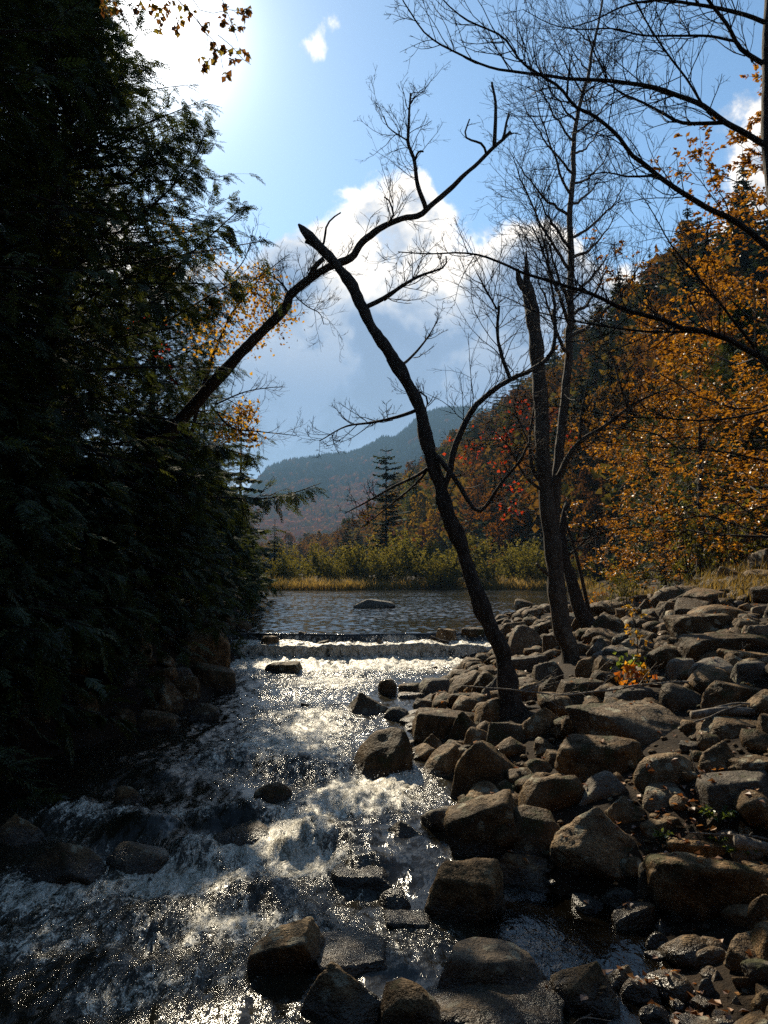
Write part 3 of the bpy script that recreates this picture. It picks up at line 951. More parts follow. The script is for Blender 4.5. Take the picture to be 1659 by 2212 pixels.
# zone, view box of the stone, kind, label
ROCKS = [
 ('b', 860, 520, 1340, 715, 'slab', 'largest flat-topped boulder, lichen-patched, lying just right of the leaning trunk'),
 ('b', 765, 655, 1090, 850, 'round', 'broad dark boulder half hidden beneath the largest flat-topped boulder'),
 ('b', 300, 645, 592, 910, 'block', 'big pale-topped block at the water edge below the leaning trunk'),
 ('b', 600, 815, 835, 990, 'round', 'smooth round mossy boulder behind the steep pointed boulder'),
 ('b', 510, 795, 668, 900, 'block', 'knobbly brown boulder wedged between the pale-topped block and a round boulder'),
 ('b', 835, 805, 1026, 935, 'round', 'egg-shaped brown boulder beneath the dark boulder of the bank'),
 ('b', 1130, 865, 1326, 975, 'round', 'low oval boulder behind the steep pointed boulder, to its right'),
 ('b', 1085, 720, 1342, 875, 'round', 'dark shaded boulder under the right end of the flat-topped boulder'),
 ('b', 1390, 800, 1680, 985, 'slab', 'flat-topped grey block at the right edge below the fallen log'),
 ('b', 1370, 675, 1522, 805, 'pyr', 'sunlit tan boulder right of the dark boulder, below the fallen log'),
 ('b', 1505, 740, 1690, 830, 'flat', 'low brown stone at the right edge above the flat-topped grey block'),
 ('b', 130, 535, 402, 665, 'flat', 'long low dark boulder at the water left of the leaning trunk'),
 ('b', 290, 550, 422, 660, 'pyr', 'small wedge-shaped boulder leaning on the long low dark one'),
 ('b', 400, 490, 548, 595, 'round', 'round boulder touching the left side of the leaning trunk'),
 ('b', 448, 588, 602, 705, 'block', 'rugged brown boulder just below the foot of the leaning trunk'),
 ('b', 596, 532, 762, 655, 'pyr', 'sloping dark boulder under the roots of the leaning trunk'),
 ('b', 525, 178, 676, 316, 'round', 'upright smooth grey boulder at the right end of the weir'),
 ('b', 290, 375, 422, 485, 'round', 'rounded brown boulder at the water edge below the weir'),
 ('b', 380, 375, 502, 492, 'round', 'tall tan boulder left of the leaning trunk, above the water'),
 ('b', 420, 385, 542, 505, 'pyr', 'narrow upright boulder partly behind the leaning trunk'),
 ('b', 332, 318, 432, 374, 'block', 'wet black stone in the foam below the right end of the weir'),
 ('b', 505, 160, 612, 234, 'block', 'brown stone beside the right end of the weir falls'),
 ('b', 604, 134, 658, 184, 'pyr', 'small pointed stone at the lake edge behind the smooth grey boulder'),
 ('b', 548, 303, 708, 380, 'flat', 'flat brown boulder between the two leaning trunks'),
 ('b', 655, 330, 762, 436, 'block', 'reddish block left of the broken-topped trunk'),
 ('b', 690, 220, 752, 304, 'round', 'rounded stone directly left of the broken-topped trunk'),
 ('b', 748, 408, 934, 526, 'slab', 'angular flat-faced boulder at the foot of the broken-topped trunk'),
 ('b', 680, 400, 784, 494, 'pyr', 'tilted tan stone left of the angular flat-faced boulder'),
 ('b', 588, 420, 682, 496, 'block', 'squat stone between the tilted tan stone and the leaning trunk'),
 ('b', 655, 155, 742, 224, 'block', 'dark stone at the lake edge left of the broken-topped trunk'),
 ('b', 800, 130, 872, 234, 'round', 'rounded stone right of the broken-topped trunk by the lake'),
 ('b', 788, 90, 842, 148, 'round', 'small grey stone standing in the lake edge between the trunks'),
 ('b', 1060, 65, 1172, 155, 'pyr', 'pointed grey boulder behind the yellow sapling at the lake edge'),
 ('b', 1165, 8, 1372, 94, 'round', 'farthest big domed grey boulder under the green bushes'),
 ('b', 1175, 75, 1292, 142, 'flat', 'brown stone in front of the farthest domed grey boulder'),
 ('b', 1250, 123, 1512, 240, 'flat', 'long dark-sided boulder near the top of the rocky bank'),
 ('b', 1325, 88, 1562, 168, 'round', 'pale rounded boulder behind the long dark-sided boulder'),
 ('b', 1500, 148, 1622, 214, 'round', 'pale smooth stone at the right end of the long dark-sided boulder'),
 ('b', 1553, 173, 1690, 270, 'block', 'square-edged boulder at the right edge near the golden grass'),
 ('b', 1285, 208, 1642, 326, 'flat', 'long ridge-backed boulder below the long dark-sided boulder'),
 ('b', 1150, 263, 1312, 364, 'round', 'domed boulder right of the yellow sapling'),
 ('b', 1188, 174, 1262, 234, 'block', 'small pale block left of the long dark-sided boulder'),
 ('b', 1038, 188, 1122, 238, 'round', 'pale oval stone behind the yellow sapling stem'),
 ('b', 1084, 230, 1192, 294, 'block', 'mottled stone behind the yellow sapling and left of the ridge-backed boulder'),
 ('b', 1363, 288, 1472, 354, 'round', 'round-backed stone below the ridge-backed boulder'),
 ('b', 1468, 278, 1690, 356, 'flat', 'broad sloping boulder below the right end of the ridge-backed boulder'),
 ('b', 1338, 318, 1532, 424, 'round', 'large smooth boulder above the grey dead branch'),
 ('b', 1513, 328, 1690, 424, 'block', 'large blocky boulder at the right edge above the grey dead branch'),
 ('b', 1298, 358, 1472, 476, 'round', 'rough domed boulder crossed by the grey dead branch'),
 ('b', 1228, 318, 1352, 400, 'block', 'dark squat boulder left of the large smooth boulder'),
 ('b', 908, 374, 1052, 450, 'round', 'low rounded stone left of the orange leaf clump'),
 ('b', 918, 308, 1052, 404, 'block', 'mid-brown block above the low rounded stone by the orange leaves'),
 ('b', 888, 234, 987, 314, 'pyr', 'peaked stone right of the broken-topped trunk'),
 ('b', 964, 274, 1102, 346, 'flat', 'flat tan stone left of the yellow sapling'),
 ('b', 834, 314, 932, 404, 'block', 'stone touching the right side of the broken-topped trunk'),
 ('b', 954, 440, 1164, 536, 'flat', 'low dark boulder under the orange leaf clump'),
 ('b', 1205, 428, 1402, 536, 'round', 'shaded boulder behind the right end of the largest flat-topped boulder'),
 ('b', 1380, 408, 1690, 536, 'flat', 'wide shaded boulder behind the fallen log at the right edge'),
 ('b', 1350, 570, 1690, 670, 'flat', 'wide dark stone lying under the fallen log'),
 ('b', 820, 528, 884, 624, 'round', 'upright stone squeezed against the left end of the flat-topped boulder'),
 ('b', 690, 715, 800, 790, 'block', 'small dark stone behind the round mossy boulder'),
 # stones in the stream
 ('b', -135, 632, 118, 842, 'round', 'big dark boulder alone in midstream above the foaming chute'),
 ('b', 130, 645, 254, 745, 'pyr', 'brown stone standing in the water right of the midstream boulder'),
 ('b', 165, 688, 328, 836, 'round', 'black rounded boulder left of the big pale-topped block'),
 ('b', 0, 530, 102, 600, 'round', 'low rounded stone in the shallows upstream of the midstream boulder'),
 ('b', 105, 540, 187, 584, 'flat', 'small flat stone awash beside the low rounded one'),
 ('b', 155, 403, 286, 496, 'block', 'dark craggy stone in the shallows below the weir'),
 ('b', 62, 428, 168, 476, 'flat', 'long flat wet stone in the shallows below the weir'),
 ('b', -25, 408, 54, 486, 'round', 'dark stone at the left end of the line of stones below the weir'),
 ('b', 205, 463, 304, 520, 'round', 'wet brown stone at the edge between the craggy stone and the bank'),
 ('b', 278, 458, 368, 524, 'pyr', 'small angular stone on the water edge left of the tall tan boulder'),
 ('b', 300, 484, 418, 552, 'round', 'dark rounded stone on the water edge above the long low boulder'),
 ('b', 55, 470, 184, 508, 'flat', 'thin flat stone barely above the rippling shallows'),
 ('b', 225, 190, 334, 246, 'block', 'left one of two black stones on the crest of the weir'),
 ('b', 340, 186, 458, 250, 'block', 'right one of two black stones on the crest of the weir'),
 ('e', 1490, 470, 1672, 574, 'pyr', 'sloping dark stone where the driftwood stick ends'),
 ('e', 1150, 333, 1304, 394, 'flat', 'wet shining flat stone below the left end of the weir'),
 ('e', 1518, 56, 1708, 106, 'block', 'dark flat-topped rock alone in the lake'),
 ('e', 1096, 858, 1254, 962, 'round', 'black wet boulder in the rapids left of the foaming chute'),
 ('e', 505, 866, 624, 964, 'round', 'small wet boulder with water pouring over it in the dark rapids'),
 ('w', 240, 362, 345, 412, 'block', 'dark stone breaking the left part of the weir ledge'),
 ('w', 862, 378, 915, 412, 'pyr', 'small dark stone in the churning middle of the weir ledge'),
 ('w', 545, 385, 625, 425, 'flat', 'low dark stone on the weir ledge left of its middle'),
 ('w', 1000, 536, 1064, 564, 'round', 'small dark stone in the white water below the weir'),
 ('w', 1140, 526, 1205, 552, 'flat', 'flat dark stone in the white water near the right bank'),
 ('w', 430, 335, 520, 380, 'block', 'black stone standing in the upper fall of the weir'),
 # left bank
 ('e', 768, 176, 992, 366, 'block', 'largest dark boulder on the left bank beside the weir'),
 ('e', 800, 336, 1024, 446, 'flat', 'dark ledge stone under the largest left-bank boulder'),
 ('e', 608, 408, 784, 566, 'pyr', 'dark sloping boulder on the left bank below the big one'),
 ('e', 738, 398, 858, 494, 'round', 'rounded dark stone between two left-bank boulders'),
 ('e', 812, 518, 950, 596, 'round', 'low dark stone in the water off the left bank'),
 ('e', 572, 218, 656, 316, 'pyr', 'shaded stone high on the left bank under the hemlocks'),
 ('e', 298, 458, 420, 556, 'block', 'dark block on the left bank in deep shade'),
 ('e', 928, 128, 1034, 196, 'flat', 'low stone on the left bank at the lake edge'),
 ('e', 1026, 160, 1090, 196, 'round', 'small dark stone in the lake close to the left bank'),
 ('e', 20, 478, 124, 606, 'round', 'dim boulder at the left edge on the shaded bank'),
 ('e', 148, 528, 216, 596, 'round', 'dim small boulder on the shaded left bank near the water'),
 ('e', 450, 540, 600, 620, 'flat', 'low black stone at the foot of the shaded left bank'),
 ('e', 600, 545, 760, 640, 'flat', 'black shelf stone in the water below the sloping left-bank boulder'),
 ('e', 640, 360, 760, 430, 'block', 'shaded block behind the sloping left-bank boulder'),
 ('e', 480, 320, 590, 440, 'round', 'shaded round boulder under the overhanging hemlock boughs'),
 # left foreground in the rapids
 ('d', 112, 160, 494, 390, 'pyr', 'large angled wet rock with silvery face in the left rapids'),
 ('d', -10, 60, 195, 200, 'pyr', 'dark wet rock behind the silvery-faced rock in the left rapids'),
 ('d', 630, 335, 690, 388, 'pyr', 'small black stone poking through the foam, left of centre'),
 ('d', 1088, 505, 1400, 780, 'block', 'large black wet boulder in the foreground rapids'),
 ('d', 1300, 625, 1690, 775, 'slab', 'wet shelf rock with shining top joined to the black boulder'),
 ('d', 1312, 718, 1656, 1010, 'pyr', 'dark peaked boulder at the bottom edge, centre'),
 ('d', 880, 95, 1192, 205, 'round', 'sunken dark boulder under smooth sliding water'),
 ('d', 480, 190, 752, 330, 'round', 'sunken black boulder under the foaming ledge at left'),
 ('d', 1440, 285, 1700, 390, 'flat', 'wet black stones awash left of the lichen-spotted block'),
 # right foreground
 ('c', 148, 228, 516, 545, 'block', 'lichen-spotted brown block standing in the pool, centre foreground'),
 ('c', 500, 216, 832, 392, 'pyr', 'lichen-spotted wedge boulder behind the pool'),
 ('c', 750, 12, 1168, 356, 'pyr', 'large steep pointed boulder, the tallest of the foreground bank'),
 ('c', 563, 38, 772, 236, 'block', 'upright block between the tilted slab and the steep pointed boulder'),
 ('c', 285, -52, 580, 246, 'slab', 'tilted sunlit slab sloping into the stream'),
 ('c', 1178, 212, 1626, 530, 'round', 'large lichen-crusted boulder at the right, above the pool'),
 ('c', 1108, 243, 1240, 490, 'block', 'upright broken stone left of the large lichen-crusted boulder'),
 ('c', 978, -4, 1118, 104, 'pyr', 'brown angular stone perched behind the steep pointed boulder'),
 ('c', 1118, 68, 1264, 156, 'flat', 'low tan stone among leaf litter behind the steep pointed boulder'),
 ('c', 1220, 138, 1486, 246, 'slab', 'long angular grey stone above the lichen-crusted boulder'),
 ('c', 1596, 22, 1690, 126, 'round', 'speckled upright stone at the right edge beside the leaves'),
 ('c', 1528, 88, 1614, 156, 'pyr', 'small dark stone by the green fern'),
 ('c', 1586, 408, 1700, 610, 'round', 'boulder cut off by the right edge below the lichen-crusted one'),
 ('c', 265, 598, 704, 890, 'block', 'large mossy boulder in front of the pool, bottom centre'),
 ('c', 138, 826, 800, 1100, 'round', 'huge rounded boulder at the bottom edge, nearest of all'),
 ('c', -10, 783, 264, 1050, 'round', 'smooth dark boulder at the bottom edge left of the huge rounded one'),
 ('c', 743, 702, 1004, 940, 'pyr', 'dark peaked boulder standing in the pool, bottom right'),
 ('c', 958, 713, 1074, 828, 'pyr', 'narrow stone leaning behind the dark peaked boulder in the pool'),
 ('c', 1033, 778, 1172, 888, 'round', 'rounded stone in the pool right of the dark peaked boulder'),
 ('c', 1108, 878, 1240, 1010, 'round', 'pale stone at the bottom edge in the pool outlet'),
 ('c', 8, 483, 240, 582, 'flat', 'long wet stone awash left of the lichen-spotted block'),
 ('c', 8, 88, 214, 186, 'pyr', 'low black triangular stone in the stream beside the tilted slab'),
 ('c', -15, 393, 122, 496, 'round', 'black wet stone in the stream left of the lichen-spotted block'),
 ('c', 948, 328, 1068, 400, 'pyr', 'small tan stone at the back of the pool'),
 ('c', 942, 388, 1108, 478, 'round', 'half-sunk smooth stone at the back of the pool'),
 ('c', 1000, 440, 1156, 570, 'flat', 'pale rough stone at the pool edge below the upright broken stone'),
 ('c', 1133, 576, 1228, 656, 'round', 'small oval tan stone on the right edge of the pool'),
 ('c', 1343, 633, 1454, 726, 'round', 'sunlit tan cobble right of the pool'),
 ('c', 1158, 518, 1240, 586, 'pyr', 'small mossy stone above the oval tan stone'),
 ('c', 1566, 263, 1690, 346, 'flat', 'dark stone at the right edge below the dead log end'),
 ('c', 1388, 63, 1450, 122, 'round', 'small upright stone left of the green fern'),
 ('c', 1398, 128, 1526, 216, 'round', 'stone under the pale stick at the right'),
 ('c', 1403, 743, 1474, 806, 'pyr', 'pale chip-shaped stone right of the pool'),
 ('c', 1358, 778, 1424, 866, 'round', 'small upright mossy stone at the right edge of the pool'),
 ('c', 1416, 938, 1506, 1010, 'round', 'reddish stone at the bottom edge near the fallen leaves'),
 ('c', 1488, 848, 1544, 896, 'pyr', 'small brown stone right of the fallen orange leaves'),
 ('c', 1598, 828, 1690, 936, 'round', 'brown boulder in the bottom right corner'),
 ('c', 1130, 655, 1220, 700, 'flat', 'flat stone awash below the oval tan stone'),
]
HERO = []
PLACED = []
rng = np.random.default_rng(21)
for i, (zone, x0, y0, x1, y1, kind, label) in enumerate(ROCKS):
    ox, oy = OFF[zone]
    zs = 0.4 if zone == 'w' else 0.5
    X0, Y0, X1, Y1 = ox + x0 * zs, oy + y0 * zs, ox + x1 * zs, oy + y1 * zs
    cxp = (X0 + X1) / 2
    bx, by, bz = hit(cxp, min(Y1, 2400))
    if label.startswith('dark flat-topped rock alone'):
        by = (1.2 - CAMZ) / ray(cxp, Y1)[2] * ray(cxp, Y1)[1]
        bz = 1.2
    if 'on the crest of the weir' in label or 'upper fall' in label:
        by, bz = 18.30, 1.02
    if 'weir ledge' in label:
        by, bz = 17.8, 0.93
    W = (X1 - X0) / FPX * by * 1.03
    D = W * {'round': 0.86, 'block': 0.85, 'flat': 0.75, 'pyr': 0.85, 'slab': 0.85}[kind]
    if label.startswith('dark flat-topped rock alone'):
        D = 0.45 * W
    yc = by + D * 0.42
    W = (X1 - X0) / FPX * (by + D * 0.2) * (1.20 if zone in 'bc' and X0 > 960 else 1.06)
    d = ray(cxp, Y0)
    ztop = CAMZ + d[2] / d[1] * (yc + D * (0.05 if kind in ('pyr', 'round') else 0.22))
    ztop = max(ztop, bz + 0.14 * W)
    H = ztop - bz
    sink = 0.40 * H + 0.08
    if label.startswith('dark flat-topped rock alone'):
        sink = 0.9 * H
    hz = (H + sink) / 2
    sub = 5 if (X1 - X0) > 150 else 4
    V, F = rock_shape(1000 + i * 7, sub, kind)
    dims = np.array([W / 2, D / 2, hz])
    a = rng.uniform(-0.5, 0.5)
    # turn the shape, then fit it again to the measured size
    c, s = math.cos(a), math.sin(a)
    V = V @ np.array([[c, s, 0], [-s, c, 0], [0, 0, 1]])
    tl = rng.normal() * (0.08 if kind in ('slab', 'flat', 'block') else 0.18)
    sk = rng.normal(size=2) * 0.16
    V = V * np.stack([1 - 0.16 * V[:, 2] * (kind not in ('slab', 'flat')), 1 - 0.14 * V[:, 2], np.ones(len(V))], 1) + np.stack([sk[0] * V[:, 2], sk[1] * V[:, 2], 0.16 * rng.normal() * V[:, 0] * (kind != 'slab')], 1)
    if label.startswith('tilted sunlit slab'):
        tl = 0.0
        V = V + np.outer(V[:, 0], np.array([0, 0, 0.35]))
    c, s = math.cos(tl), math.sin(tl)
    V = V @ np.array([[c, 0, s], [0, 1, 0], [-s, 0, c]])
    lo, hi = V.min(0), V.max(0)
    V = (V - (lo + hi) / 2) / ((hi - lo) / 2)
    if kind != 'pyr':
        V = np.sign(V) * np.abs(V) ** 0.88
    V = V * dims
    if label.startswith('dark flat-topped rock alone'):
        V[:, 2] = np.where(V[:, 2] > 0, V[:, 2] * (0.80 - 0.36 * V[:, 0] / dims[0]), V[:, 2])
    cx = (cxp - 829.5) / FPX * (yc * ray(cxp, Y0)[1] ** 0) / ray(cxp, (Y0 + Y1) / 2)[1] * 1.0
    o = link('boulder', mesh('boulder', V, F, M['rock'], True))
    o.location = (cx, yc, ztop - hz)
    tag(o, label, 'boulder', 'boulders of the stream and its banks')
    HERO.append(o)
    PLACED.append((cx, yc, W / 2, D / 2))

# smaller stones filling the gaps of the bank
variants = [mesh('stone', *rock_shape(5000 + 31 * k, 4, ['round', 'block', 'pyr', 'block', 'flat', 'block', 'round', 'pyr'][k]), M['rock'], True) for k in range(8)]
PL = np.array(PLACED)


def foot(x, y):
    """keep the feet of the two trunks clear"""
    return (abs(x - 1.95 * y / 11.0) < 0.42 and 9.4 < y < 11.4) or (abs(x - 3.1 * y / 13.0) < 0.40 and 11.4 < y < 13.3)


def filler(n, test, smin, smax, label, group, seed, over=0.50, tries=60000):
    rg = np.random.default_rng(seed)
    got = []
    for _ in range(tries):
        if len(got) >= n:
            break
        y = rg.uniform(3.6, 24)
        x = rg.uniform(-9, 13)
        if not test(x, y) or foot(x, y):
            continue
        s = smin + (smax - smin) * rg.uniform() ** 2.2
        dd = ((PL[:, 0] - x) / (PL[:, 2] + s * over)) ** 2 + ((PL[:, 1] - y) / (PL[:, 3] + s * over)) ** 2
        if dd.min() < 1.0:
            continue
        if any((x - q[0]) ** 2 + (y - q[1]) ** 2 < ((s + q[2]) * over) ** 2 for q in got):
            continue
        got.append((x, y, s))
        o = link('stone', variants[rg.integers(8)])
        hgt = s * rg.uniform(0.55, 0.9)
        o.scale = (s * rg.uniform(0.9, 1.35), s * rg.uniform(0.8, 1.1), hgt)
        o.rotation_euler = (rg.normal() * 0.2, rg.normal() * 0.2, rg.uniform(0, 6.28))
        o.location = (x, y, float(ground_z(x, y)) + hgt * rg.uniform(0.05, 0.45))
        tag(o, label, 'stone', group)
    return got


inview = lambda x, y: abs(x) < 0.56 * y + 0.3
rdist = lambda x, y: x - np.interp(y, *XRp)
ldist = lambda x, y: np.interp(y, *XLp) - x
G1 = filler(85, lambda x, y: y > 13.0 and y < 20.5 and rdist(min(x, 99), y) > -0.15 and x > 2.4 and x < 0.5 * y and ground_z(x, y) > water_z(x, y) - 0.1, 0.13, 0.42,
            'brown stone packed among the larger boulders of the far right bank', 'small stones of the far right bank', 71)
G2 = filler(120, lambda x, y: 7.0 < y <= 13.0 and rdist(x, y) > -0.2 and inview(x, y), 0.10, 0.34,
            'stone filling a gap between boulders in the middle of the right bank', 'small stones of the middle right bank', 72)
G3 = filler(60, lambda x, y: 4.0 < y <= 7.0 and rdist(x, y) > -0.25 and inview(x, y), 0.06, 0.20,
            'small cobble among the fallen leaves beside the foreground pool', 'cobbles of the near right bank', 73)
G4 = filler(45, lambda x, y: 8.0 < y < 22 and 0.1 < (ldist(x, y) if y < 17 else -3.7 - x) < 2.2 and inview(x, y), 0.16, 0.5,
            'dark shaded stone lining the left bank under the hemlocks', 'stones of the shaded left bank', 74)

# give every small stone the boulder it lies beside
HL = [(o.location.x, o.location.y, o['label']) for o in HERO]
cnt = {}
for o in [q for q in COL.objects if q.name.split('.')[0] == 'stone']:
    x, y = o.location.x, o.location.y
    best = sorted(HL, key=lambda q: (q[0] - x) ** 2 + (q[1] - y) ** 2)[:4]
    for (hx, hy, lab) in best:
        dx, dy = x - hx, y - hy
        rel = ('right of' if dx > 0 else 'left of') if abs(dx) > abs(dy) else ('behind' if dy > 0 else 'in front of')
        ad = 'small' if o.scale.x < 0.16 else ('squat' if o.scale.z < 0.62 * o.scale.x else 'lumpy')
        text = '%s stone %s the %s' % (ad, rel, lab.split(',')[0])
        if len(text.split()) <= 16 and cnt.get(text, 0) == 0:
            cnt[text] = 1
            o['label'] = text
            break

# rubble filling what is left between the boulders, too much to pick apart
rg = np.random.default_rng(90)
rub = [rock_shape(7000 + k, 2, ['block', 'round', 'pyr'][k % 3]) for k in range(9)]
pp = []
while len(pp) < 400:
    y = rg.uniform(4.2, 20)
    x = rg.uniform(-1, 10)
    if (rdist(x, y) < -0.1 if y < 17 else x < 2.8) or x > 0.54 * y + 0.3 or ground_z(x, y) < water_z(x, y) - 0.05 or foot(x, y):
        continue
    s_ = rg.uniform(0.07, 0.22) * (0.5 + 0.05 * min(y, 10))
    dd = ((PL[:, 0] - x) / (PL[:, 2] * 0.8)) ** 2 + ((PL[:, 1] - y) / (PL[:, 3] * 0.8)) ** 2
    if dd.min() < 1.0:
        continue
    V, F = rub[rg.integers(9)]
    an = rg.uniform(0, 6.28)
    c, s = math.cos(an), math.sin(an)
    pp.append((V * np.array([s_ * 1.2, s_, s_ * 0.75]) @ np.array([[c, s, 0.1], [-s, c, 0.1], [0, 0, 1]]) + np.array([x, y, float(ground_z(x, y)) + s_ * 0.25]), F))
VV, FF = cat(pp)
o = link('rubble', mesh('rubble', VV, FF, M['rock'], True))
tag(o, 'brown rubble wedged between the boulders of the right bank', 'rubble', kind='stuff')

# gravel and pebbles between them
rg = np.random.default_rng(91)
pp = []
iv, fv = ico(2)
pv = [(iv * (1 + 0.25 * fbm(iv * 1.5 + k * 9, 2, k)[:, None])) for k in range(5)]
while len(pp) < 900:
    y = 3.8 + 8 * rg.uniform() ** 1.6
    x = rg.uniform(-1, 6)
    if rdist(x, y) < -0.6 or not inview(x, y):
        continue
    s = rg.uniform(0.012, 0.05)
    pp.append((pv[rg.integers(5)] * np.array([s, s * rg.uniform(0.7, 1.2), s * 0.6]) + np.array([x, y, float(ground_z(x, y)) + s * 0.4]), fv))
VV, FF = cat(pp)
o = link('gravel', mesh('gravel', VV, FF, M['rock'], True))
tag(o, 'loose pebbles and gravel between the stones of the right bank', 'gravel', kind='stuff')

# fallen leaves lying on stones and soil
bpy.context.view_layer.update()
dg = bpy.context.evaluated_depsgraph_get()
rg = np.random.default_rng(92)
lp, ln = [], []
spots = [(1420, 2190, 0.28, 120), (1380, 2170, 0.15, 60), (1450, 1760, 0.3, 60), (1430, 1810, 0.25, 60), (1600, 1830, 0.3, 60), (1330, 1960, 0.3, 40), (1100, 1850, 0.15, 25), (1440, 2000, 0.4, 40), (1380, 1740, 0.3, 40)]
cand = []
for (px, py, sg, n) in spots:
    x, y, z = hit(px, py)
    for _ in range(n):
        cand.append((x + rg.normal() * sg, y + rg.normal() * sg))
while len(cand) < 1500:
    y = 4 + 15 * rg.uniform() ** 1.3
    x = rg.uniform(-1, 9)
    if rdist(x, y) > 0.1 and inview(x, y):
        cand.append((x, y))
for (x, y) in cand:
    ok, loc, nor, idx, ob, mtx = SC.ray_cast(dg, Vector((x, y, 4.5)), Vector((0, 0, -1)))
    if ok and ob.name.split('.')[0] not in ('stream', 'lake', 'spray') and nor.z > 0.55 and (rg.uniform() < 0.55 or ob.name.startswith(('ground', 'gravel'))):
        lp.append(np.array(loc) + np.array([0, 0, 0.012]))
V, F, tn = leaves(rg, np.array(lp), 0.055, flat=0.8, aspect=0.8)
o = link('fallen_leaves', mesh('fallen_leaves', V, F, M['litter'], False, {'tint': tn}))
tag(o, 'brown and orange fallen leaves scattered over the right bank', 'leaves', kind='stuff')
# ------------------------------------------------------------------ trees: shared makers
def z1(*p): return [(x / 2, y / 2) for x, y in p]
def z2(*p): return [(829.5 + x / 2, y / 2) for x, y in p]
def z3(*p): return [(x / 2, 663.6 + y / 2) for x, y in p]
def z4(*p): return [(829.5 + x / 2, 663.6 + y / 2) for x, y in p]


def limb(pts, d0, d1, w0, w1, n=None, wob=0.0, seed=0):
    """a stem through view points at depths d0..d1, widths in view pixels -> polyline and radii"""
    pts = np.asarray(pts, float)
    s = np.r_[0, np.cumsum(np.hypot(*np.diff(pts, axis=0).T))]
    s /= s[-1]
    W = np.array([at(px, py, d0 + (d1 - d0) * k) for (px, py), k in zip(pts, s)])
    L = np.linalg.norm(np.diff(W, axis=0), axis=1).sum()
    n = n or max(6, int(L / 0.09))
    A = resample(W, n)
    k = np.linspace(0, 1, n)
    r = (w0 + (w1 - w0) * k) / 2 / FPX * (d0 + (d1 - d0) * k)
    if wob:
        A = A + wob * np.stack([fbm(np.stack([k * L * 1.2, 0 * k + j * 7.7, 0 * k + seed], 1), 3, seed + j) for j in range(3)], 1) * np.minimum(1, k * 8)[:, None]
    return A, r


def stem_mesh(P, r, sides=12, rough=0.12, seed=0):
    V, F = tubes(P[None], r[None], sides)
    C = np.repeat(P, sides, axis=0)
    off = V - C
    rad = np.maximum(np.linalg.norm(off, axis=1, keepdims=True), 1e-6)
    q = V / np.maximum(rad.mean(), 0.03) * np.array([1, 1, 0.5])
    V = C + off * (1 + rough * (fbm(q * 0.9, 3, seed) + 0.8 * ridged(q * 2.0, 3, seed + 5) - 0.3)[:, None])
    # close both ends
    n = len(V)
    V = np.vstack([V, P[0] - (P[1] - P[0]) * 0.02, P[-1]])
    j = np.arange(sides)
    j2 = (j + 1) % sides
    F0 = np.stack([j2, j, np.full(sides, n), np.full(sides, n)], 1)
    e = n - sides
    F1 = np.stack([e + j, e + j2, np.full(sides, n + 1), np.full(sides, n + 1)], 1)
    return V, np.vstack([F, F0[:, :], F1[:, :]])


def fixquads(F):
    return F


def twigs_on(rng, stems, dens, L1, levels=3, up=0.12, curl=0.2, ang=(35, 65), r1=0.0085, rmin=0.0036, t0=0.15, flat=0.0, k2=4, k3=3, plane=None):
    """fine branching on traced stems [(P, r)] -> list of batches (P, R)"""
    b1P, b1R = [], []
    for P, r in stems:
        A = resample(np.hstack([P, r[:, None]]), 16)
        L = np.linalg.norm(np.diff(P, axis=0), axis=1).sum()
        k = max(2, int(round(dens * L)))
        Q, q = spawn(rng, A[None, :, :3], np.minimum(A[None, :, 3], r1 / 0.6), k, L1, ang, up, 6, curl, t0, 1.0, 0.6, rmin, 0.4, flat, 0.35, plane)
        b1P.append(Q)
        b1R.append(q)
    P1, R1 = np.concatenate(b1P), np.concatenate(b1R)
    res = [(P1, R1)]
    if levels >= 2:
        P2, R2 = spawn(rng, P1, R1, k2, -0.55, (25, 55), up, 5, curl, 0.15, 1.0, 0.62, rmin * 0.85, 0.5, flat, 0.4, plane)
        res.append((P2, R2))
        if levels >= 3:
            res.append(spawn(rng, P2, R2, k3, -0.50, (20, 50), up, 4, curl, 0.15, 1.0, 0.7, rmin * 0.75, 0.6, flat, 0.4, plane))
    return res


def twig_mesh(batches, sides=3):
    return cat([tubes(P, Rr, sides) for P, Rr in batches])


def frond_template(n=8, L=1.0):
    """a flat feathery spray, drooping at its tip: diamonds"""
    V, F = [], []
    def dia(b, d, l, w, nz):
        d = d / np.linalg.norm(d)
        s = np.cross(nz, d)
        s = s / np.linalg.norm(s)
        o = len(V)
        V.extend([b, b + d * l * 0.45 + s * w / 2, b + d * l, b + d * l * 0.45 - s * w / 2])
        F.append([o, o + 1, o + 2, o + 3])
    for side in (1, -1):
        for i in range(n):
            t = (i + 0.3 + 0.3 * (side > 0)) / n
            b = np.array([t * L, 0, -0.22 * L * t * t])
            l = L * (0.44 * (1 - 0.72 * t)) * (0.8 + 0.4 * ((i * 7 + (side > 0) * 3) % 5) / 4)
            dia(b, np.array([0.75, side * 0.75, -0.18 - 0.25 * ((i * 3) % 4) / 4]), l, 0.085 * L, np.array([0.1 * side, 0.25 * ((i % 3) - 1), 1.0]))
    dia(np.array([0, 0, 0.0]), np.array([1, 0, -0.2]), L * 1.02, 0.05 * L, np.array([0, 0, 1.0]))
    return np.array(V), np.array(F)


FT8 = frond_template(8)
FT6 = frond_template(6)


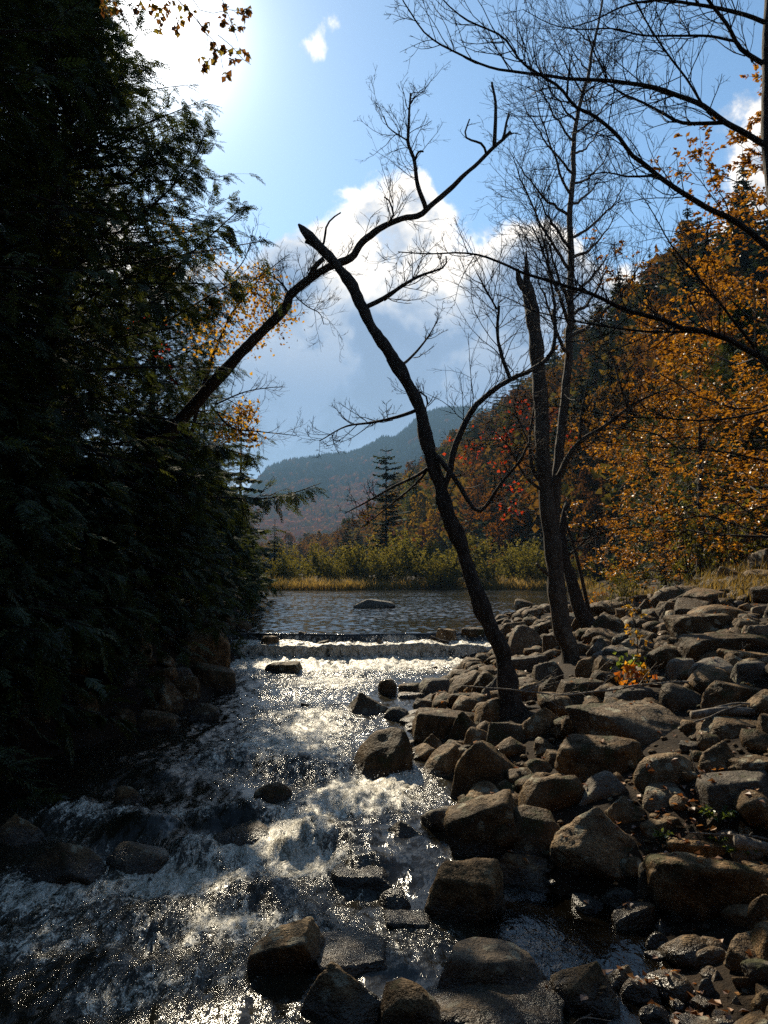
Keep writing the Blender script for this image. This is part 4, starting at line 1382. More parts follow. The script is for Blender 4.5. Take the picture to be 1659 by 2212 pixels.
def fronds(rng, pos, dirs, size, tmpl, droop=0.25, roll=0.35, jit=0.3):
    N = len(pos)
    X = dirs + rng.normal(size=(N, 3)) * 0.22
    X[:, 2] -= droop
    X = nrm(X)
    Zu = np.array([0, 0, 1.0]) + rng.normal(size=(N, 3)) * roll
    Y = nrm(np.cross(Zu, X))
    Zz = np.cross(X, Y)
    s = size * rng.uniform(1 - jit, 1 + jit, N)
    Rm = np.stack([X, Y, Zz], 1) * s[:, None, None]         # rows: local axes
    V = np.einsum('mk,nkj->nmj', tmpl[0], Rm) + pos[:, None, :]
    F = tmpl[1][None] + (np.arange(N) * len(tmpl[0]))[:, None, None]
    return V.reshape(-1, 3), F.reshape(-1, 4), np.repeat(rng.uniform(0, 1, N), len(tmpl[0]))


def along(rng, P, k, t0=0.1, t1=1.0):
    T, m, _ = P.shape
    idx = np.repeat(np.arange(T), k)
    x = rng.uniform(t0, t1, len(idx)) * (m - 1)
    i0 = np.minimum(x.astype(int), m - 2)
    fr = (x - i0)[:, None]
    return P[idx, i0] * (1 - fr) + P[idx, i0 + 1] * fr, nrm(P[idx, i0 + 1] - P[idx, i0])


def hemlock_parts(seed, H, prof, nb, size=0.27, k2=12, k3=4, asc=0.55, tmpl=FT8, base=0.05):
    """trunk, bough wood and foliage of a hemlock standing at the origin"""
    rg = np.random.default_rng(seed)
    zt = np.linspace(-0.4, H, 14)
    T = np.stack([0.10 * np.sin(zt * 0.5 + seed), 0.10 * np.cos(zt * 0.4 + seed), zt], 1)
    tr = np.interp(zt, [-0.4, 0.6, H], [0.018 * H + 0.06, 0.014 * H + 0.02, 0.012])
    f = (np.arange(nb) + rg.uniform(0, 1, nb)) / nb
    z = H * (base + (0.985 - base) * f ** 0.85)
    az = np.arange(nb) * 2.39996 + rg.normal(size=nb) * 0.4
    L = np.interp(H - z, prof[0], prof[1]) * rg.uniform(0.78, 1.08, nb)
    n = 8
    k = np.linspace(0, 1, n)
    el = np.interp(z / H, [0, 0.35, 0.8, 1.0], [-0.22, 0.12, asc, asc + 0.35]) + rg.normal(size=nb) * 0.10
    hor = np.stack([np.cos(az), np.sin(az)], 1)
    hd = k[None] * L[:, None] * np.cos(el)[:, None]
    sag = -0.16 * L[:, None] * k[None] ** 2 + 0.05 * L[:, None] * k[None] ** 4
    zz = z[:, None] + k[None] * L[:, None] * np.sin(el)[:, None] + sag
    P = np.stack([hor[:, None, 0] * hd, hor[:, None, 1] * hd, zz], -1)
    P[..., :2] += rg.normal(size=(nb, 1, 2)) * (k[None, :, None] ** 2) * 0.12 * L[:, None, None]
    R1 = (0.008 + 0.007 * L)[:, None] * np.linspace(1, 0.25, n)[None]
    P2, R2 = spawn(rg, P, R1, k2, -0.42, (40, 68), -0.05, 5, 0.12, 0.12, 0.98, 0.45, 0.004, 0.4, 0.80, 0.55)
    p1, d1 = along(rg, P2, k3, 0.2, 1.0)
    p2, d2 = along(rg, P, 6, 0.35, 1.0)
    tips = np.concatenate([P2[:, -1], P[:, -1]])
    td = nrm(np.concatenate([P2[:, -1] - P2[:, -2], P[:, -1] - P[:, -2]]))
    pos = np.concatenate([p1, p2, tips])
    dr = np.concatenate([d1, d2, td])
    V, F, tn = fronds(rg, pos, dr, size, tmpl)
    wood = cat([tubes(P, R1, 4), tubes(P2, R2, 3)])
    return stem_mesh(resample(T, 40), np.interp(np.linspace(0, 1, 40), np.linspace(0, 1, 14), tr), 10, 0.1, seed), wood, (V, F, tn)


def hemlock_tree(seed, loc, H, prof, nb, label, group=None, cat_='tree', name='hemlock_tree', **kw):
    st, wd, (V, F, tn) = hemlock_parts(seed, H, prof, nb, **kw)
    o = thing(name, loc, label, cat_, group)
    part('trunk', *st, M['bark'], o, True, local=True)
    part('boughs', *wd, M['twig'], o, False, local=True)
    c = part('crown', V, F, M['hemlock'], o, False, {'tint': tn}, 'stuff', local=True)
    return o


# ------------------------------------------------------------------ the hemlocks of the left bank
PROF_A = ([0, 0.6, 1.6, 3.0, 4.2, 6.5, 9.0, 20], [0.15, 0.55, 1.25, 2.3, 3.0, 3.35, 3.3, 3.1])
PROF_B = ([0, 0.5, 1.5, 3.0, 5.0, 20], [0.12, 0.45, 1.0, 1.6, 2.1, 2.4])
def gz_(x, y): return float(ground_z(x, y)) - 0.05

hemA = hemlock_tree(11, (-5.85, 13.0, gz_(-5.85, 13.0)), 12.2, PROF_A, 215,
                    'tall dark hemlock against the glare, its boughs reaching farthest over the stream', 'hemlocks of the left bank')
hemB = hemlock_tree(12, (-7.3, 17.2, gz_(-7.3, 17.2)), 14.2, PROF_A, 165,
                    'dark hemlock behind the tallest boughs, filling the left side beside the yellow leaves', 'hemlocks of the left bank', k2=11, k3=3, tmpl=FT6, size=0.30)
for src, (x, y), s, rz, lab in ((hemA, (-8.4, 11.6), 1.22, 2.0, 'dark hemlock filling the top left corner under the sun'),
                                (hemB, (-6.6, 9.3), 0.93, 4.0, 'nearest dark hemlock at the left edge, hanging over the shaded rapids'),
                                (hemA, (-7.2, 23.5), 0.85, 1.1, 'hemlock on the left lake shore, behind the largest left-bank boulder'),
                                (hemB, (-10.5, 17.0), 1.05, 5.2, 'dark hemlock standing deep in the forest of the left bank'),
                                (hemA, (-10.2, 22.5), 1.0, 0.6, 'dark hemlock in the second row of the left lake shore'),
                                (hemB, (-7.4, 31.0), 0.62, 2.7, 'low hemlock at the end of the left bank, on the lake')):
    c = copy_tree(src)
    c.location = (x, y, gz_(x, y))
    c.scale = (s, s, s)
    c.rotation_euler = (0, 0, rz)
    c['label'] = lab
sapA = hemlock_tree(13, (-5.0, 9.3, gz_(-5.0, 9.3)), 4.6, PROF_B, 90, 'young hemlock with drooping green boughs low at the left edge', 'young hemlocks of the left bank', size=0.30, k2=9, asc=0.3)
for (x, y), s, rz, lab in (((-4.7, 15.6), 0.95, 1.0, 'young hemlock above the largest left-bank boulder'),
                           ((-6.2, 11.4), 1.15, 2.2, 'young hemlock over the shaded left-bank stones'),
                           ((-4.75, 12.4), 0.70, 0.3, 'low hemlock sapling hanging over the dark sloping boulder of the left bank'),
                           ((-5.5, 10.4), 0.85, 5.6, 'hemlock sapling spreading over the dim stones at the left edge'),
                           ((-5.2, 19.6), 1.0, 3.0, 'young hemlock on the lake shore just past the weir'),
                           ((-5.6, 24.5), 1.0, 4.1, 'young hemlock leaning over the lake from the left shore'),
                           ((-5.9, 29.0), 0.9, 5.0, 'bushy young hemlock at the tip of the left shore'),
                           ((-6.1, 33.0), 0.75, 0.4, 'last low hemlock of the left shore, at the open lake')):
    c = copy_tree(sapA)
    c.location = (x, y, gz_(x, y))
    c.scale = (s, s, s)
    c.rotation_euler = (0, 0, rz)
    c['label'] = lab

# single boughs that stand out against sky and lake, part of the tall hemlock
rng = np.random.default_rng(301)
for pts, d0, d1, w0, wid in ((z1((640, 1290), (800, 1120), (940, 990), (1060, 885)), 13.0, 12.2, 7, 0.55),
                             (z1((520, 1000), (700, 850), (830, 700), (890, 565)), 13.0, 12.0, 7, 0.75),
                             (z1((560, 760), (700, 640), (800, 570)), 13.0, 12.2, 6, 0.5),
                             (z1((700, 1400), (900, 1280), (1060, 1190)), 13.0, 12.4, 6, 0.5),
                             (z3((760, 820), (950, 822), (1130, 828), (1260, 805), (1385, 760)), 13.6, 12.6, 7, 0.75),
                             (z3((700, 640), (900, 600), (1060, 640), (1100, 660)), 14.5, 14.0, 6, 0.55)):
    P, r = limb(pts, d0, d1, w0, 2)
    A = resample(np.hstack([P, r[:, None]]), 12)
    P2, R2 = spawn(rng, A[None, :, :3], A[None, :, 3], 26, wid, (40, 65), -0.10, 5, 0.1, 0.12, 1.0, 0.5, 0.004, 0.4, 0.8, 0.6)
    p1, d1_ = along(rng, P2, 4, 0.15, 1.0)
    p2, d2_ = along(rng, A[None, :, :3], 22, 0.3, 1.0)
    V, F, tn = fronds(rng, np.concatenate([p1, p2]), np.concatenate([d1_, d2_]), 0.25, FT8, droop=0.45)
    b = part('bough', *cat([tubes(A[None, :, :3], A[None, :, 3], 5), tubes(P2, R2, 3)]), M['bark'], hemA, True)
    part('foliage', V, F, M['hemlock'], b, False, {'tint': tn}, 'stuff', local=False)

# ------------------------------------------------------------------ leaning and bare trees
def bare_tree(name, base, label, trunk, branches, twig_sets, bark='bark', rough=0.16, trunk_sides=18, group=None):
    o = thing(name, tuple(base), label, 'tree', group)
    t = part('trunk', *stem_mesh(*trunk, trunk_sides, rough, 3), M[bark], o, True)
    hosts = [trunk[0]]
    for k, b in enumerate(branches):
        # the foot of a branch sits in the wood it grows from
        H_ = np.concatenate(hosts)
        dl = H_ - b[0][0]
        j = np.argmin((dl ** 2).sum(1))
        if np.linalg.norm(dl[j]) < 1.0:
            b[0][:] += dl[j] * np.exp(-np.linspace(0, 6, len(b[0])))[:, None]
        hosts.append(b[0])
        part('branch', *stem_mesh(*b, 8, rough * 0.8, 11 + k), M[bark], o, True)
    if twig_sets:
        V, F = twig_mesh([q for s in twig_sets for q in s])
        part('twigs', V, F, M['twig'], o, False, kind='stuff')
    return o


rng = np.random.default_rng(401)
# 1: the dark trunk that leans left from the rocky bank
mt = z4((560, 1800), (535, 1640), (512, 1500), (500, 1459), (450, 1360), (410, 1260), (370, 1150), (330, 1020), (290, 920), (250, 800), (215, 680), (180, 560), (150, 450), (100, 330), (50, 240), (0, 130))[:-1] \
    + z1((1640, 1459), (1560, 1320), (1510, 1220), (1430, 1110), (1350, 1030), (1290, 965))
P, r = limb(mt, 10.7, 11.5, 35, 19, wob=0.07, seed=4)
k = np.linspace(0, 1, len(r))
r = r * (1 + 0.8 * np.exp(-k * 22)) * (1 + 0.10 * np.sin(k * 40) + 0.08 * np.sin(k * 97 + 1))
r[-3:] *= [0.8, 0.6, 0.25]
L_r = limb(z4((265, 780), (295, 690), (310, 600), (350, 500), (400, 420), (480, 350), (560, 300), (640, 265), (720, 200), (740, 100), (730, 0)) + z2((735, 1380), (735, 1300), (700, 1120), (640, 980)), 10.9, 11.7, 15, 3, wob=0.04, seed=6)
L_up = limb(z4((550, 305), (510, 200), (490, 100), (497, 0)) + z2((490, 1340), (440, 1250), (400, 1180)), 11.25, 11.6, 9, 2.5, wob=0.03, seed=7)
L_v = limb(z4((215, 590), (270, 680), (320, 750), (370, 840), (410, 880), (460, 830), (520, 740), (590, 660), (625, 590)), 11.0, 10.4, 12, 5, wob=0.04, seed=8)
L_s = limb(z1((1610, 1345), (1659, 1300)) + z2((100, 1222), (180, 1180), (265, 1150), (270, 1105)), 11.5, 11.0, 11, 3, wob=0.03, seed=9)
L_l = limb([(893, 903), (850, 908), (800, 915), (745, 922), (690, 952)], 11.4, 10.8, 8, 2, wob=0.02, seed=10)
L_b = limb([(935, 1012), (900, 1030), (850, 1052), (800, 1080), (745, 1108)], 11.3, 10.6, 8, 2, wob=0.02, seed=12)
L_b2 = limb([(935, 1022), (890, 1055), (840, 1095), (780, 1140)], 11.3, 10.7, 6, 2, wob=0.02, seed=13)
L_st = limb(z1((1400, 1095), (1350, 1055), (1318, 1043)), 11.55, 11.5, 15, 7, wob=0.01, seed=14)
L_t = limb(z1((1408, 1075), (1410, 980), (1440, 940), (1472, 918)), 11.6, 11.6, 6, 3, wob=0.01, seed=15)
L_k = limb(z4((105, 255), (140, 200), (190, 130), (230, 60)), 11.4, 11.6, 6, 2, wob=0.01, seed=16)
L_k2 = limb(z4((175, 480), (190, 400), (150, 365), (100, 380)), 11.4, 11.2, 6, 2, wob=0.01, seed=17)
tw = [twigs_on(rng, [L_r, L_up], 10, 1.35, up=0.12, k2=5, k3=4), twigs_on(rng, [L_s], 12, 0.75, up=0.16, k2=5), twigs_on(rng, [L_l], 13, 0.6, up=0.14, k2=5),
      twigs_on(rng, [L_b, L_b2], 8, 0.45, up=0.06), twigs_on(rng, [L_v], 5, 0.6, up=0.06), twigs_on(rng, [L_k, L_k2], 12, 0.4, up=0.14)]
base = hit(1118, 1562)
leaning = bare_tree('leaning_tree', P[0], 'dark rough-barked bare tree leaning left over the stream, top broken off', (P, r), [L_r, L_up, L_v, L_s, L_l, L_b, L_b2, L_st, L_t, L_k, L_k2], tw, rough=0.34)
for k_, pts in enumerate((z4((512, 1690), (560, 1720), (640, 1738), (760, 1745)), z4((540, 1700), (590, 1760), (615, 1830), (640, 1880)), z4((500, 1700), (470, 1760), (440, 1800)))):
    h0 = hit(*pts[-1])
    rt = limb(pts, 10.95, max(10.3, min(11.0, h0[1])), 18, 7, wob=0.05, seed=60 + k_)
    part('root', *stem_mesh(*rt, 8, 0.2, 60 + k_), M['bark'], leaning, True)

# 2: the trunk leaning out of the hemlocks to the right, crossing behind it
P, r = limb(z3((520, 900), (700, 590), (860, 400), (900, 350), (1000, 240), (1100, 140), (1230, 5)) + z1((1250, 1280), (1330, 1210), (1430, 1150), (1520, 1110), (1560, 1050), (1640, 990))
            + z2((80, 945), (150, 935), (200, 890), (280, 820), (340, 765), (400, 710), (470, 640), (520, 600), (553, 568)), 15.5, 12.6, 34, 7, wob=0.05, seed=21)
k = np.linspace(0, 1, len(r))
r = r * (1 + 0.10 * np.sin(k * 60) * np.sin(k * 23))
br = [limb(z2((185, 895), (150, 800), (130, 680), (100, 610), (108, 500), (120, 400)), 13.0, 12.6, 11, 4, wob=0.05, seed=22),
      limb(z2((472, 640), (480, 550), (482, 450), (465, 358)), 12.7, 12.4, 10, 5, wob=0.03, seed=23),
      limb(z2((520, 600), (527, 540), (540, 488)), 12.6, 12.5, 7, 4, wob=0.02, seed=24),
      limb(z2((442, 662), (425, 620), (372, 602), (350, 580), (370, 515)), 12.7, 12.2, 6, 3, wob=0.03, seed=25),
      limb(z2((0, 975), (40, 930), (20, 860), (0, 850)), 13.2, 13.0, 6, 3, wob=0.02, seed=26),
      limb(z1((1335, 1208), (1355, 1160), (1400, 1115)), 13.8, 13.7, 14, 10, wob=0.02, seed=27),
      limb(z1((1245, 1278), (1230, 1240), (1180, 1195), (1100, 1150)), 14.0, 13.8, 5, 2, wob=0.04, seed=28),
      limb(z1((1275, 1290), (1330, 1330), (1380, 1350), (1400, 1400)), 14.0, 13.7, 3, 1.5, wob=0.04, seed=29),
      limb(z2((130, 690), (150, 655), (170, 655)), 12.8, 12.7, 5, 4, wob=0.0, seed=30),
      limb(z2((100, 610), (75, 590), (20, 550), (0, 500)), 12.8, 12.9, 4, 2, wob=0.02, seed=31),
      limb(z2((540, 590), (560, 575), (592, 582)), 12.6, 12.5, 3, 2, wob=0.0, seed=32)]
tw = [twigs_on(rng, [br[0], br[9]], 11, 0.9, up=0.10, k2=5, k3=4), twigs_on(rng, [br[4], br[6], br[7]], 12, 0.9, up=0.14, k2=5, k3=4), twigs_on(rng, [(P[int(len(P) * .42):int(len(P) * .8)], r[int(len(P) * .42):int(len(P) * .8)])], 8, 0.9, up=0.16, k2=6, k3=4),
      twigs_on(rng, [br[1], br[2], br[3]], 3, 0.25, levels=2, up=0.1)]
bare_tree('leaning_tree', P[0], 'long bare trunk rising out of the hemlocks and arching right across the sky', (P, r), br, tw, rough=0.14)

# 3: the upright trunk with a broken top
P, r = limb(z4((812, 1640), (806, 1520), (800, 1459), (770, 1400), (745, 1250), (735, 1100), (715, 950), (700, 800), (685, 600), (680, 450), (670, 300), (655, 150), (640, 0)) + z2((645, 1400), (630, 1300), (615, 1190)), 13.0, 13.4, 35, 28, wob=0.05, seed=41)
k = np.linspace(0, 1, len(r))
r = r * (1 + 0.55 * np.exp(-k * 24)) * (1 + 0.05 * np.sin(k * 70))
br = [limb(z2((617, 1210), (615, 1150), (614, 1085)), 13.4, 13.4, 16, 3, wob=0.01, seed=42),
      limb(z2((600, 1260), (585, 1220), (576, 1160)), 13.4, 13.3, 20, 8, wob=0.01, seed=43),
      limb(z4((695, 795), (740, 740), (790, 650), (850, 580), (950, 520), (1060, 430), (1150, 380), (1240, 350)), 13.2, 12.4, 16, 3, wob=0.05, seed=44),
      limb(z4((685, 790), (640, 700), (630, 560), (650, 430)), 13.2, 13.6, 11, 4, wob=0.03, seed=45),
      limb(z4((675, 800), (600, 720), (540, 600), (480, 540)), 13.1, 12.6, 8, 2, wob=0.03, seed=46),
      limb(z4((715, 1160), (690, 1140), (658, 1108)), 13.0, 12.9, 10, 5, wob=0.01, seed=47),
      limb(z4((1050, 425), (1020, 330), (990, 230), (940, 120), (920, 60)), 12.6, 12.6, 6, 2, wob=0.02, seed=48),
      limb(z4((850, 575), (850, 480), (870, 370), (880, 300)), 12.9, 13.0, 7, 2, wob=0.02, seed=49)]
tw = [twigs_on(rng, [br[2], br[6], br[7], br[4]], 10, 1.3, up=0.08, k2=5, k3=4), twigs_on(rng, [br[3]], 9, 0.8, up=0.12, k2=5)]
r[-4:] *= [0.95, 0.8, 0.5, 0.3]
bare_tree('broken_trunk', P[0], 'upright bare trunk with a splintered broken top standing in the boulders', (P, r), br, tw, bark='birch_bark', rough=0.13)

# 4: the slender tall tree behind it
P, r = limb(z4((800, 1500), (770, 1300), (748, 1100), (738, 950), (745, 750), (760, 600), (780, 400), (795, 250), (800, 100)) + z2((806, 1400), (805, 1250), (808, 1100), (805, 950), (812, 800), (820, 650), (835, 500), (860, 400), (880, 340), (905, 200), (930, 80), (945, -20)), 13.8, 15.2, 27, 4, wob=0.06, seed=51)
brs = []
rg = np.random.default_rng(402)
A = resample(np.hstack([P, r[:, None]]), 60)
for i in range(26):
    t = 0.42 + 0.54 * i / 26
    j = int(t * 59)
    p0 = A[j, :3]
    side = 1 if i % 2 else -1
    L = (2.6 * (1 - t) + 0.9) * rg.uniform(0.7, 1.25)
    aa = rg.uniform(0, math.pi) * side * 0.6
    hd = np.array([side * math.cos(aa * 0.5), math.sin(aa), 0])
    q = [p0 + hd * L * s_ * (0.75 - 0.12 * s_) + np.array([0, 0, L * (0.42 * s_ + 0.28 * s_ ** 2)]) for s_ in np.linspace(0, 1, 8)]
    rr_ = np.linspace(A[j, 3] * 0.55, 0.005, 8)
    brs.append((resample(np.array(q), 14) + rg.normal(size=(14, 3)) * 0.015, np.interp(np.linspace(0, 1, 14), np.linspace(0, 1, 8), rr_)))
tw = [twigs_on(rng, brs, 7.5, 1.25, up=0.10, k2=5, k3=3, ang=(30, 60), rmin=0.0040)]
bare_tree('bare_tree', P[0], 'slender tall bare tree behind the broken-topped trunk, full of fine twigs', (P, r), brs, tw, bark='birch_bark', rough=0.10, trunk_sides=10)

# 5: the short dark curved trunk on the lake edge
P, r = limb(z4((965, 1470), (930, 1425), (880, 1370), (840, 1290), (810, 1180), (780, 1080), (770, 960), (790, 850)), 15.5, 15.8, 38, 10, wob=0.04, seed=55)
r = r * (1 + 0.6 * np.exp(-np.linspace(0, 1, len(r)) * 9))
br = [limb(z4((780, 1080), (830, 1040), (900, 980), (950, 960)), 15.7, 15.4, 6, 2, wob=0.03, seed=56)]
bare_tree('bare_tree', P[0], 'short dark curved trunk right of the broken-topped trunk at the lake edge', (P, r), br, [twigs_on(rng, br, 8, 0.8, up=0.08, k2=4)], rough=0.18)

# 6: the bare maple at the right edge whose limbs sweep over the picture
P, r = limb([(1790, 2050), (1770, 1500), (1730, 900), (1695, 600), (1668, 370), (1660, 160), (1664, 0), (1676, -260)], 6.0, 7.4, 60, 20, wob=0.03, seed=61)
LB = [limb(z2((1659, 700), (1560, 620), (1470, 555), (1370, 470), (1250, 420), (1150, 385), (1050, 360), (940, 345), (800, 340), (700, 325), (560, 310), (440, 285), (320, 230), (190, 155), (120, 60), (80, 0), (40, -80)), 7.3, 6.2, 17, 3, wob=0.03, seed=62),
      limb(z2((1465, 556), (1400, 548), (1280, 537), (1200, 490), (1110, 440), (1030, 405), (960, 360), (870, 345)), 7.1, 7.6, 12, 3, wob=0.02, seed=63),
      limb(z2((1655, 345), (1600, 280), (1530, 210), (1480, 110), (1400, 0), (1330, -120)), 7.3, 7.0, 15, 7, wob=0.02, seed=64),
      limb(z2((1659, 130), (1560, 80), (1440, 40), (1330, 20), (1190, 5), (1050, 20), (900, 90), (760, 130)), 7.3, 6.6, 13, 2, wob=0.02, seed=65),
      limb(z2((1515, 195), (1400, 165), (1250, 155), (1120, 150), (1000, 125), (850, 125), (720, 105), (600, 40)), 7.2, 6.4, 8, 2, wob=0.02, seed=66),
      limb(z2((1720, 1140), (1600, 1030), (1500, 950), (1400, 900), (1300, 840), (1200, 770), (1130, 710), (1070, 670), (1010, 590), (900, 500), (830, 465), (760, 380), (700, 340), (600, 270), (540, 190), (500, 150), (370, 90), (270, 10), (220, -60)), 7.0, 6.0, 19, 3, wob=0.03, seed=67),
      limb(z2((1195, 768), (1130, 755), (1060, 765), (950, 745), (850, 770)), 6.7, 6.9, 8, 2, wob=0.02, seed=68),
      limb(z4((1700, 250), (1659, 222), (1540, 170), (1440, 120), (1330, 92), (1250, 80)) + z2((1200, 1380), (1050, 1340), (900, 1270), (800, 1240), (700, 1210), (600, 1180), (520, 1140), (430, 1105), (330, 1095), (200, 1100), (60, 1095)), 6.6, 5.8, 19, 3, wob=0.03, seed=69),
      limb(z4((1440, 122), (1350, 112), (1130, 105), (880, 70), (660, 20)) + z2((560, 1300), (480, 1270)), 6.5, 6.9, 9, 2, wob=0.02, seed=70),
      limb(z2((1070, -20), (1150, 120), (1230, 240), (1310, 350), (1370, 465))[::-1], 7.1, 6.8, 7, 4, wob=0.01, seed=71),
      limb((z2((1110, 830), (1170, 930), (1240, 1060), (1340, 1180), (1450, 1310), (1560, 1450)) + z4((1560, 120), (1659, 280), (1720, 380)))[::-1], 6.4, 6.0, 12, 2, wob=0.02, seed=72),
      limb(z4((1740, 440), (1659, 465), (1500, 490), (1350, 495), (1200, 480), (1000, 470), (800, 435), (560, 430)), 6.6, 6.2, 7, 1.5, wob=0.02, seed=73),
      limb(z4((1740, 1020), (1659, 1000), (1500, 940), (1380, 905), (1200, 935), (1000, 960), (900, 985)), 6.6, 6.0, 6, 1.5, wob=0.03, seed=74),
      limb(z4((1740, 860), (1640, 850), (1560, 880), (1470, 890), (1390, 905)), 6.5, 6.2, 5, 2, wob=0.03, seed=75),
      limb(z4((1740, 700), (1659, 690), (1500, 640), (1300, 610), (1100, 600), (900, 590)), 6.8, 6.6, 6, 1.5, wob=0.02, seed=76),
      limb(z4((850, 580), (960, 525), (1080, 520), (1240, 500))[::-1], 6.8, 7.2, 5, 2, wob=0.02, seed=77)]
LB = [(a, b * 0.78) for a, b in LB]
tw = [twigs_on(rng, LB[:11], 11.0, 0.75, up=0.13, k2=4, k3=3, ang=(30, 65), r1=0.007, rmin=0.0026, curl=0.16), twigs_on(rng, LB[11:], 12.0, 0.6, up=0.05, k2=4, k3=2, ang=(25, 55), r1=0.006, rmin=0.0028)]
bare_tree('bare_maple', P[0], 'bare tree at the right edge whose long limbs sweep left across the sky', (P, r), LB, tw, rough=0.08)

# hanging leafy branch at the top edge, near the sun
rng = np.random.default_rng(430)
st = [limb(z1((700, -120), (770, 0), (840, 70), (880, 130), (940, 200), (962, 292)), 5.0, 4.8, 3.2, 1.2, wob=0.01, seed=81),
      limb(z1((800, -60), (880, 60), (960, 45), (1060, 50)), 5.0, 4.9, 2.4, 1.0, wob=0.01, seed=82),
      limb(z1((850, 80), (900, 170), (880, 230), (905, 285)), 4.95, 4.8, 2, 1, wob=0.01, seed=83),
      limb(z1((940, 150), (1000, 200), (1040, 250), (1082, 280)), 4.9, 4.8, 2, 1, wob=0.01, seed=84),
      limb(z1((440, -100), (520, -10), (600, 40), (700, 60), (770, 80)), 5.1, 4.9, 2.4, 1, wob=0.01, seed=85),
      limb(z1((930, -80), (960, 0), (1000, 100), (1030, 180)), 5.0, 4.9, 2, 1, wob=0.01, seed=86),
      limb(z1((640, -20), (650, 40), (690, 100)), 5.0, 4.9, 2, 1, wob=0.01, seed=87),
      limb(z1((380, -80), (430, 0), (480, 70)), 5.0, 4.9, 2, 1, wob=0.01, seed=88)]
hb = thing('hanging_branch', tuple(st[0][0][0]), 'leafy brown branch hanging into the top edge beside the sun glare', 'branch')
sub = twigs_on(rng, st, 9, 0.16, levels=2, up=-0.12, rmin=0.0012, r1=0.002, k2=2)
part('stem', *cat([stem_mesh(a, b, 5, 0.05, 1) for a, b in st]), M['twig'], hb, True)
part('twigs', *twig_mesh(sub), M['twig'], hb, kind='stuff')
pos, dr = along(rng, sub[1][0], 2, 0.4, 1.0)
pos2, dr2 = along(rng, sub[0][0], 3, 0.4, 1.0)
pos, dr = np.concatenate([pos, pos2]), np.concatenate([dr, dr2])
V, F, tn = leaves(rng, pos, 0.042, flat=0.25, aspect=0.8, droop=0.8, dirs=dr)
part('leaf_cluster', V, F, M['oak'], hb, False, {'tint': tn}, 'stuff')

# ------------------------------------------------------------------ broadleaf trees with leaves
def leafy(seed, H, R0, nb, k2, k3, kl, leaf, matl, el=(0.0, 0.5), z0=0.12, trunk_r=0.13, flat=0.6, ll=0.7, rmin=0.006, bark='bark', top=0.3):
    rg = np.random.default_rng(seed)
    T = np.stack([0.25 * np.sin(np.linspace(0, 2.2, 12) + seed), 0.2 * np.sin(np.linspace(0, 2.9, 12) + 2 * seed), np.linspace(-0.4, H * 0.96, 12)], 1)
    T[:, :2] -= T[1, :2]
    f = (np.arange(nb) + rg.uniform(0, 1, nb)) / nb
    z = H * (z0 + (0.93 - z0) * f)
    az = np.arange(nb) * 2.4 + rg.normal(size=nb) * 0.3
    L = R0 * np.interp(f, [0, 0.25, 0.6, 1.0], [0.85, 1.0, 0.9, top]) * rg.uniform(0.75, 1.15, nb)
    e = np.interp(f, [0, 1], el) + rg.normal(size=nb) * 0.12
    n = 7
    k = np.linspace(0, 1, n)
    c0 = np.stack([np.interp(z, T[:, 2], T[:, j]) for j in range(2)], 1)
    P = np.stack([c0[:, None, 0] + np.cos(az)[:, None] * L[:, None] * k * np.cos(e)[:, None], c0[:, None, 1] + np.sin(az)[:, None] * L[:, None] * k * np.cos(e)[:, None],
                  z[:, None] + L[:, None] * np.sin(e)[:, None] * k - 0.05 * L[:, None] * k ** 2], -1)
    P[:, 1:] += rg.normal(size=(nb, n - 1, 3)) * 0.03 * R0
    R1 = (trunk_r * 0.32 * (1 - 0.6 * f))[:, None] * np.linspace(1, 0.25, n)
    P2, R2 = spawn(rg, P, R1, k2, -0.5, (35, 65), 0.03, 5, 0.15, 0.15, 1, 0.5, rmin, 0.4, flat, 0.45)
    P3, R3 = spawn(rg, P2, R2, k3, -0.5, (30, 60), 0.0, 4, 0.15, 0.15, 1, 0.6, rmin * 0.7, 0.5, flat, 0.4)
    pa, da = along(rg, P3, kl, 0.15, 1.0)
    pb, db = along(rg, P2, max(1, kl // 2), 0.4, 1.0)
    pos, dr = np.concatenate([pa, pb]), np.concatenate([da, db])
    V, F, tn = leaves(rg, pos, leaf, flat=ll, dirs=dr, droop=0.25)
    # leaves of one branch share a tone
    tn = np.clip(0.6 * tn + 0.4 * (0.5 + 1.1 * np.repeat(fbm(pos * 0.9, 2, seed), 4)), 0, 1)
    r = np.interp(T[:, 2], [-0.4, H], [trunk_r, 0.02])
    st = stem_mesh(resample(T, 30), np.interp(np.linspace(0, 1, 30), np.linspace(0, 1, 12), r), 10, 0.1, seed)
    return st, cat([tubes(P, R1, 5), tubes(P2, R2, 3)]), (V, F, tn)


def leafy_tree(name, loc, label, seed, H, R0, nb, k2, k3, kl, leaf, matl, group=None, cat_='tree', bark='bark', **kw):
    st, wd, (V, F, tn) = leafy(seed, H, R0, nb, k2, k3, kl, leaf, matl, **kw)
    o = thing(name, loc, label, cat_, group)
    part('trunk', *st, M[bark], o, True, local=True)
    part('branches', *wd, M['twig'], o, False, local=True)
    part('crown', V, F, M[matl], o, False, {'tint': tn}, 'stuff', local=True)
    return o


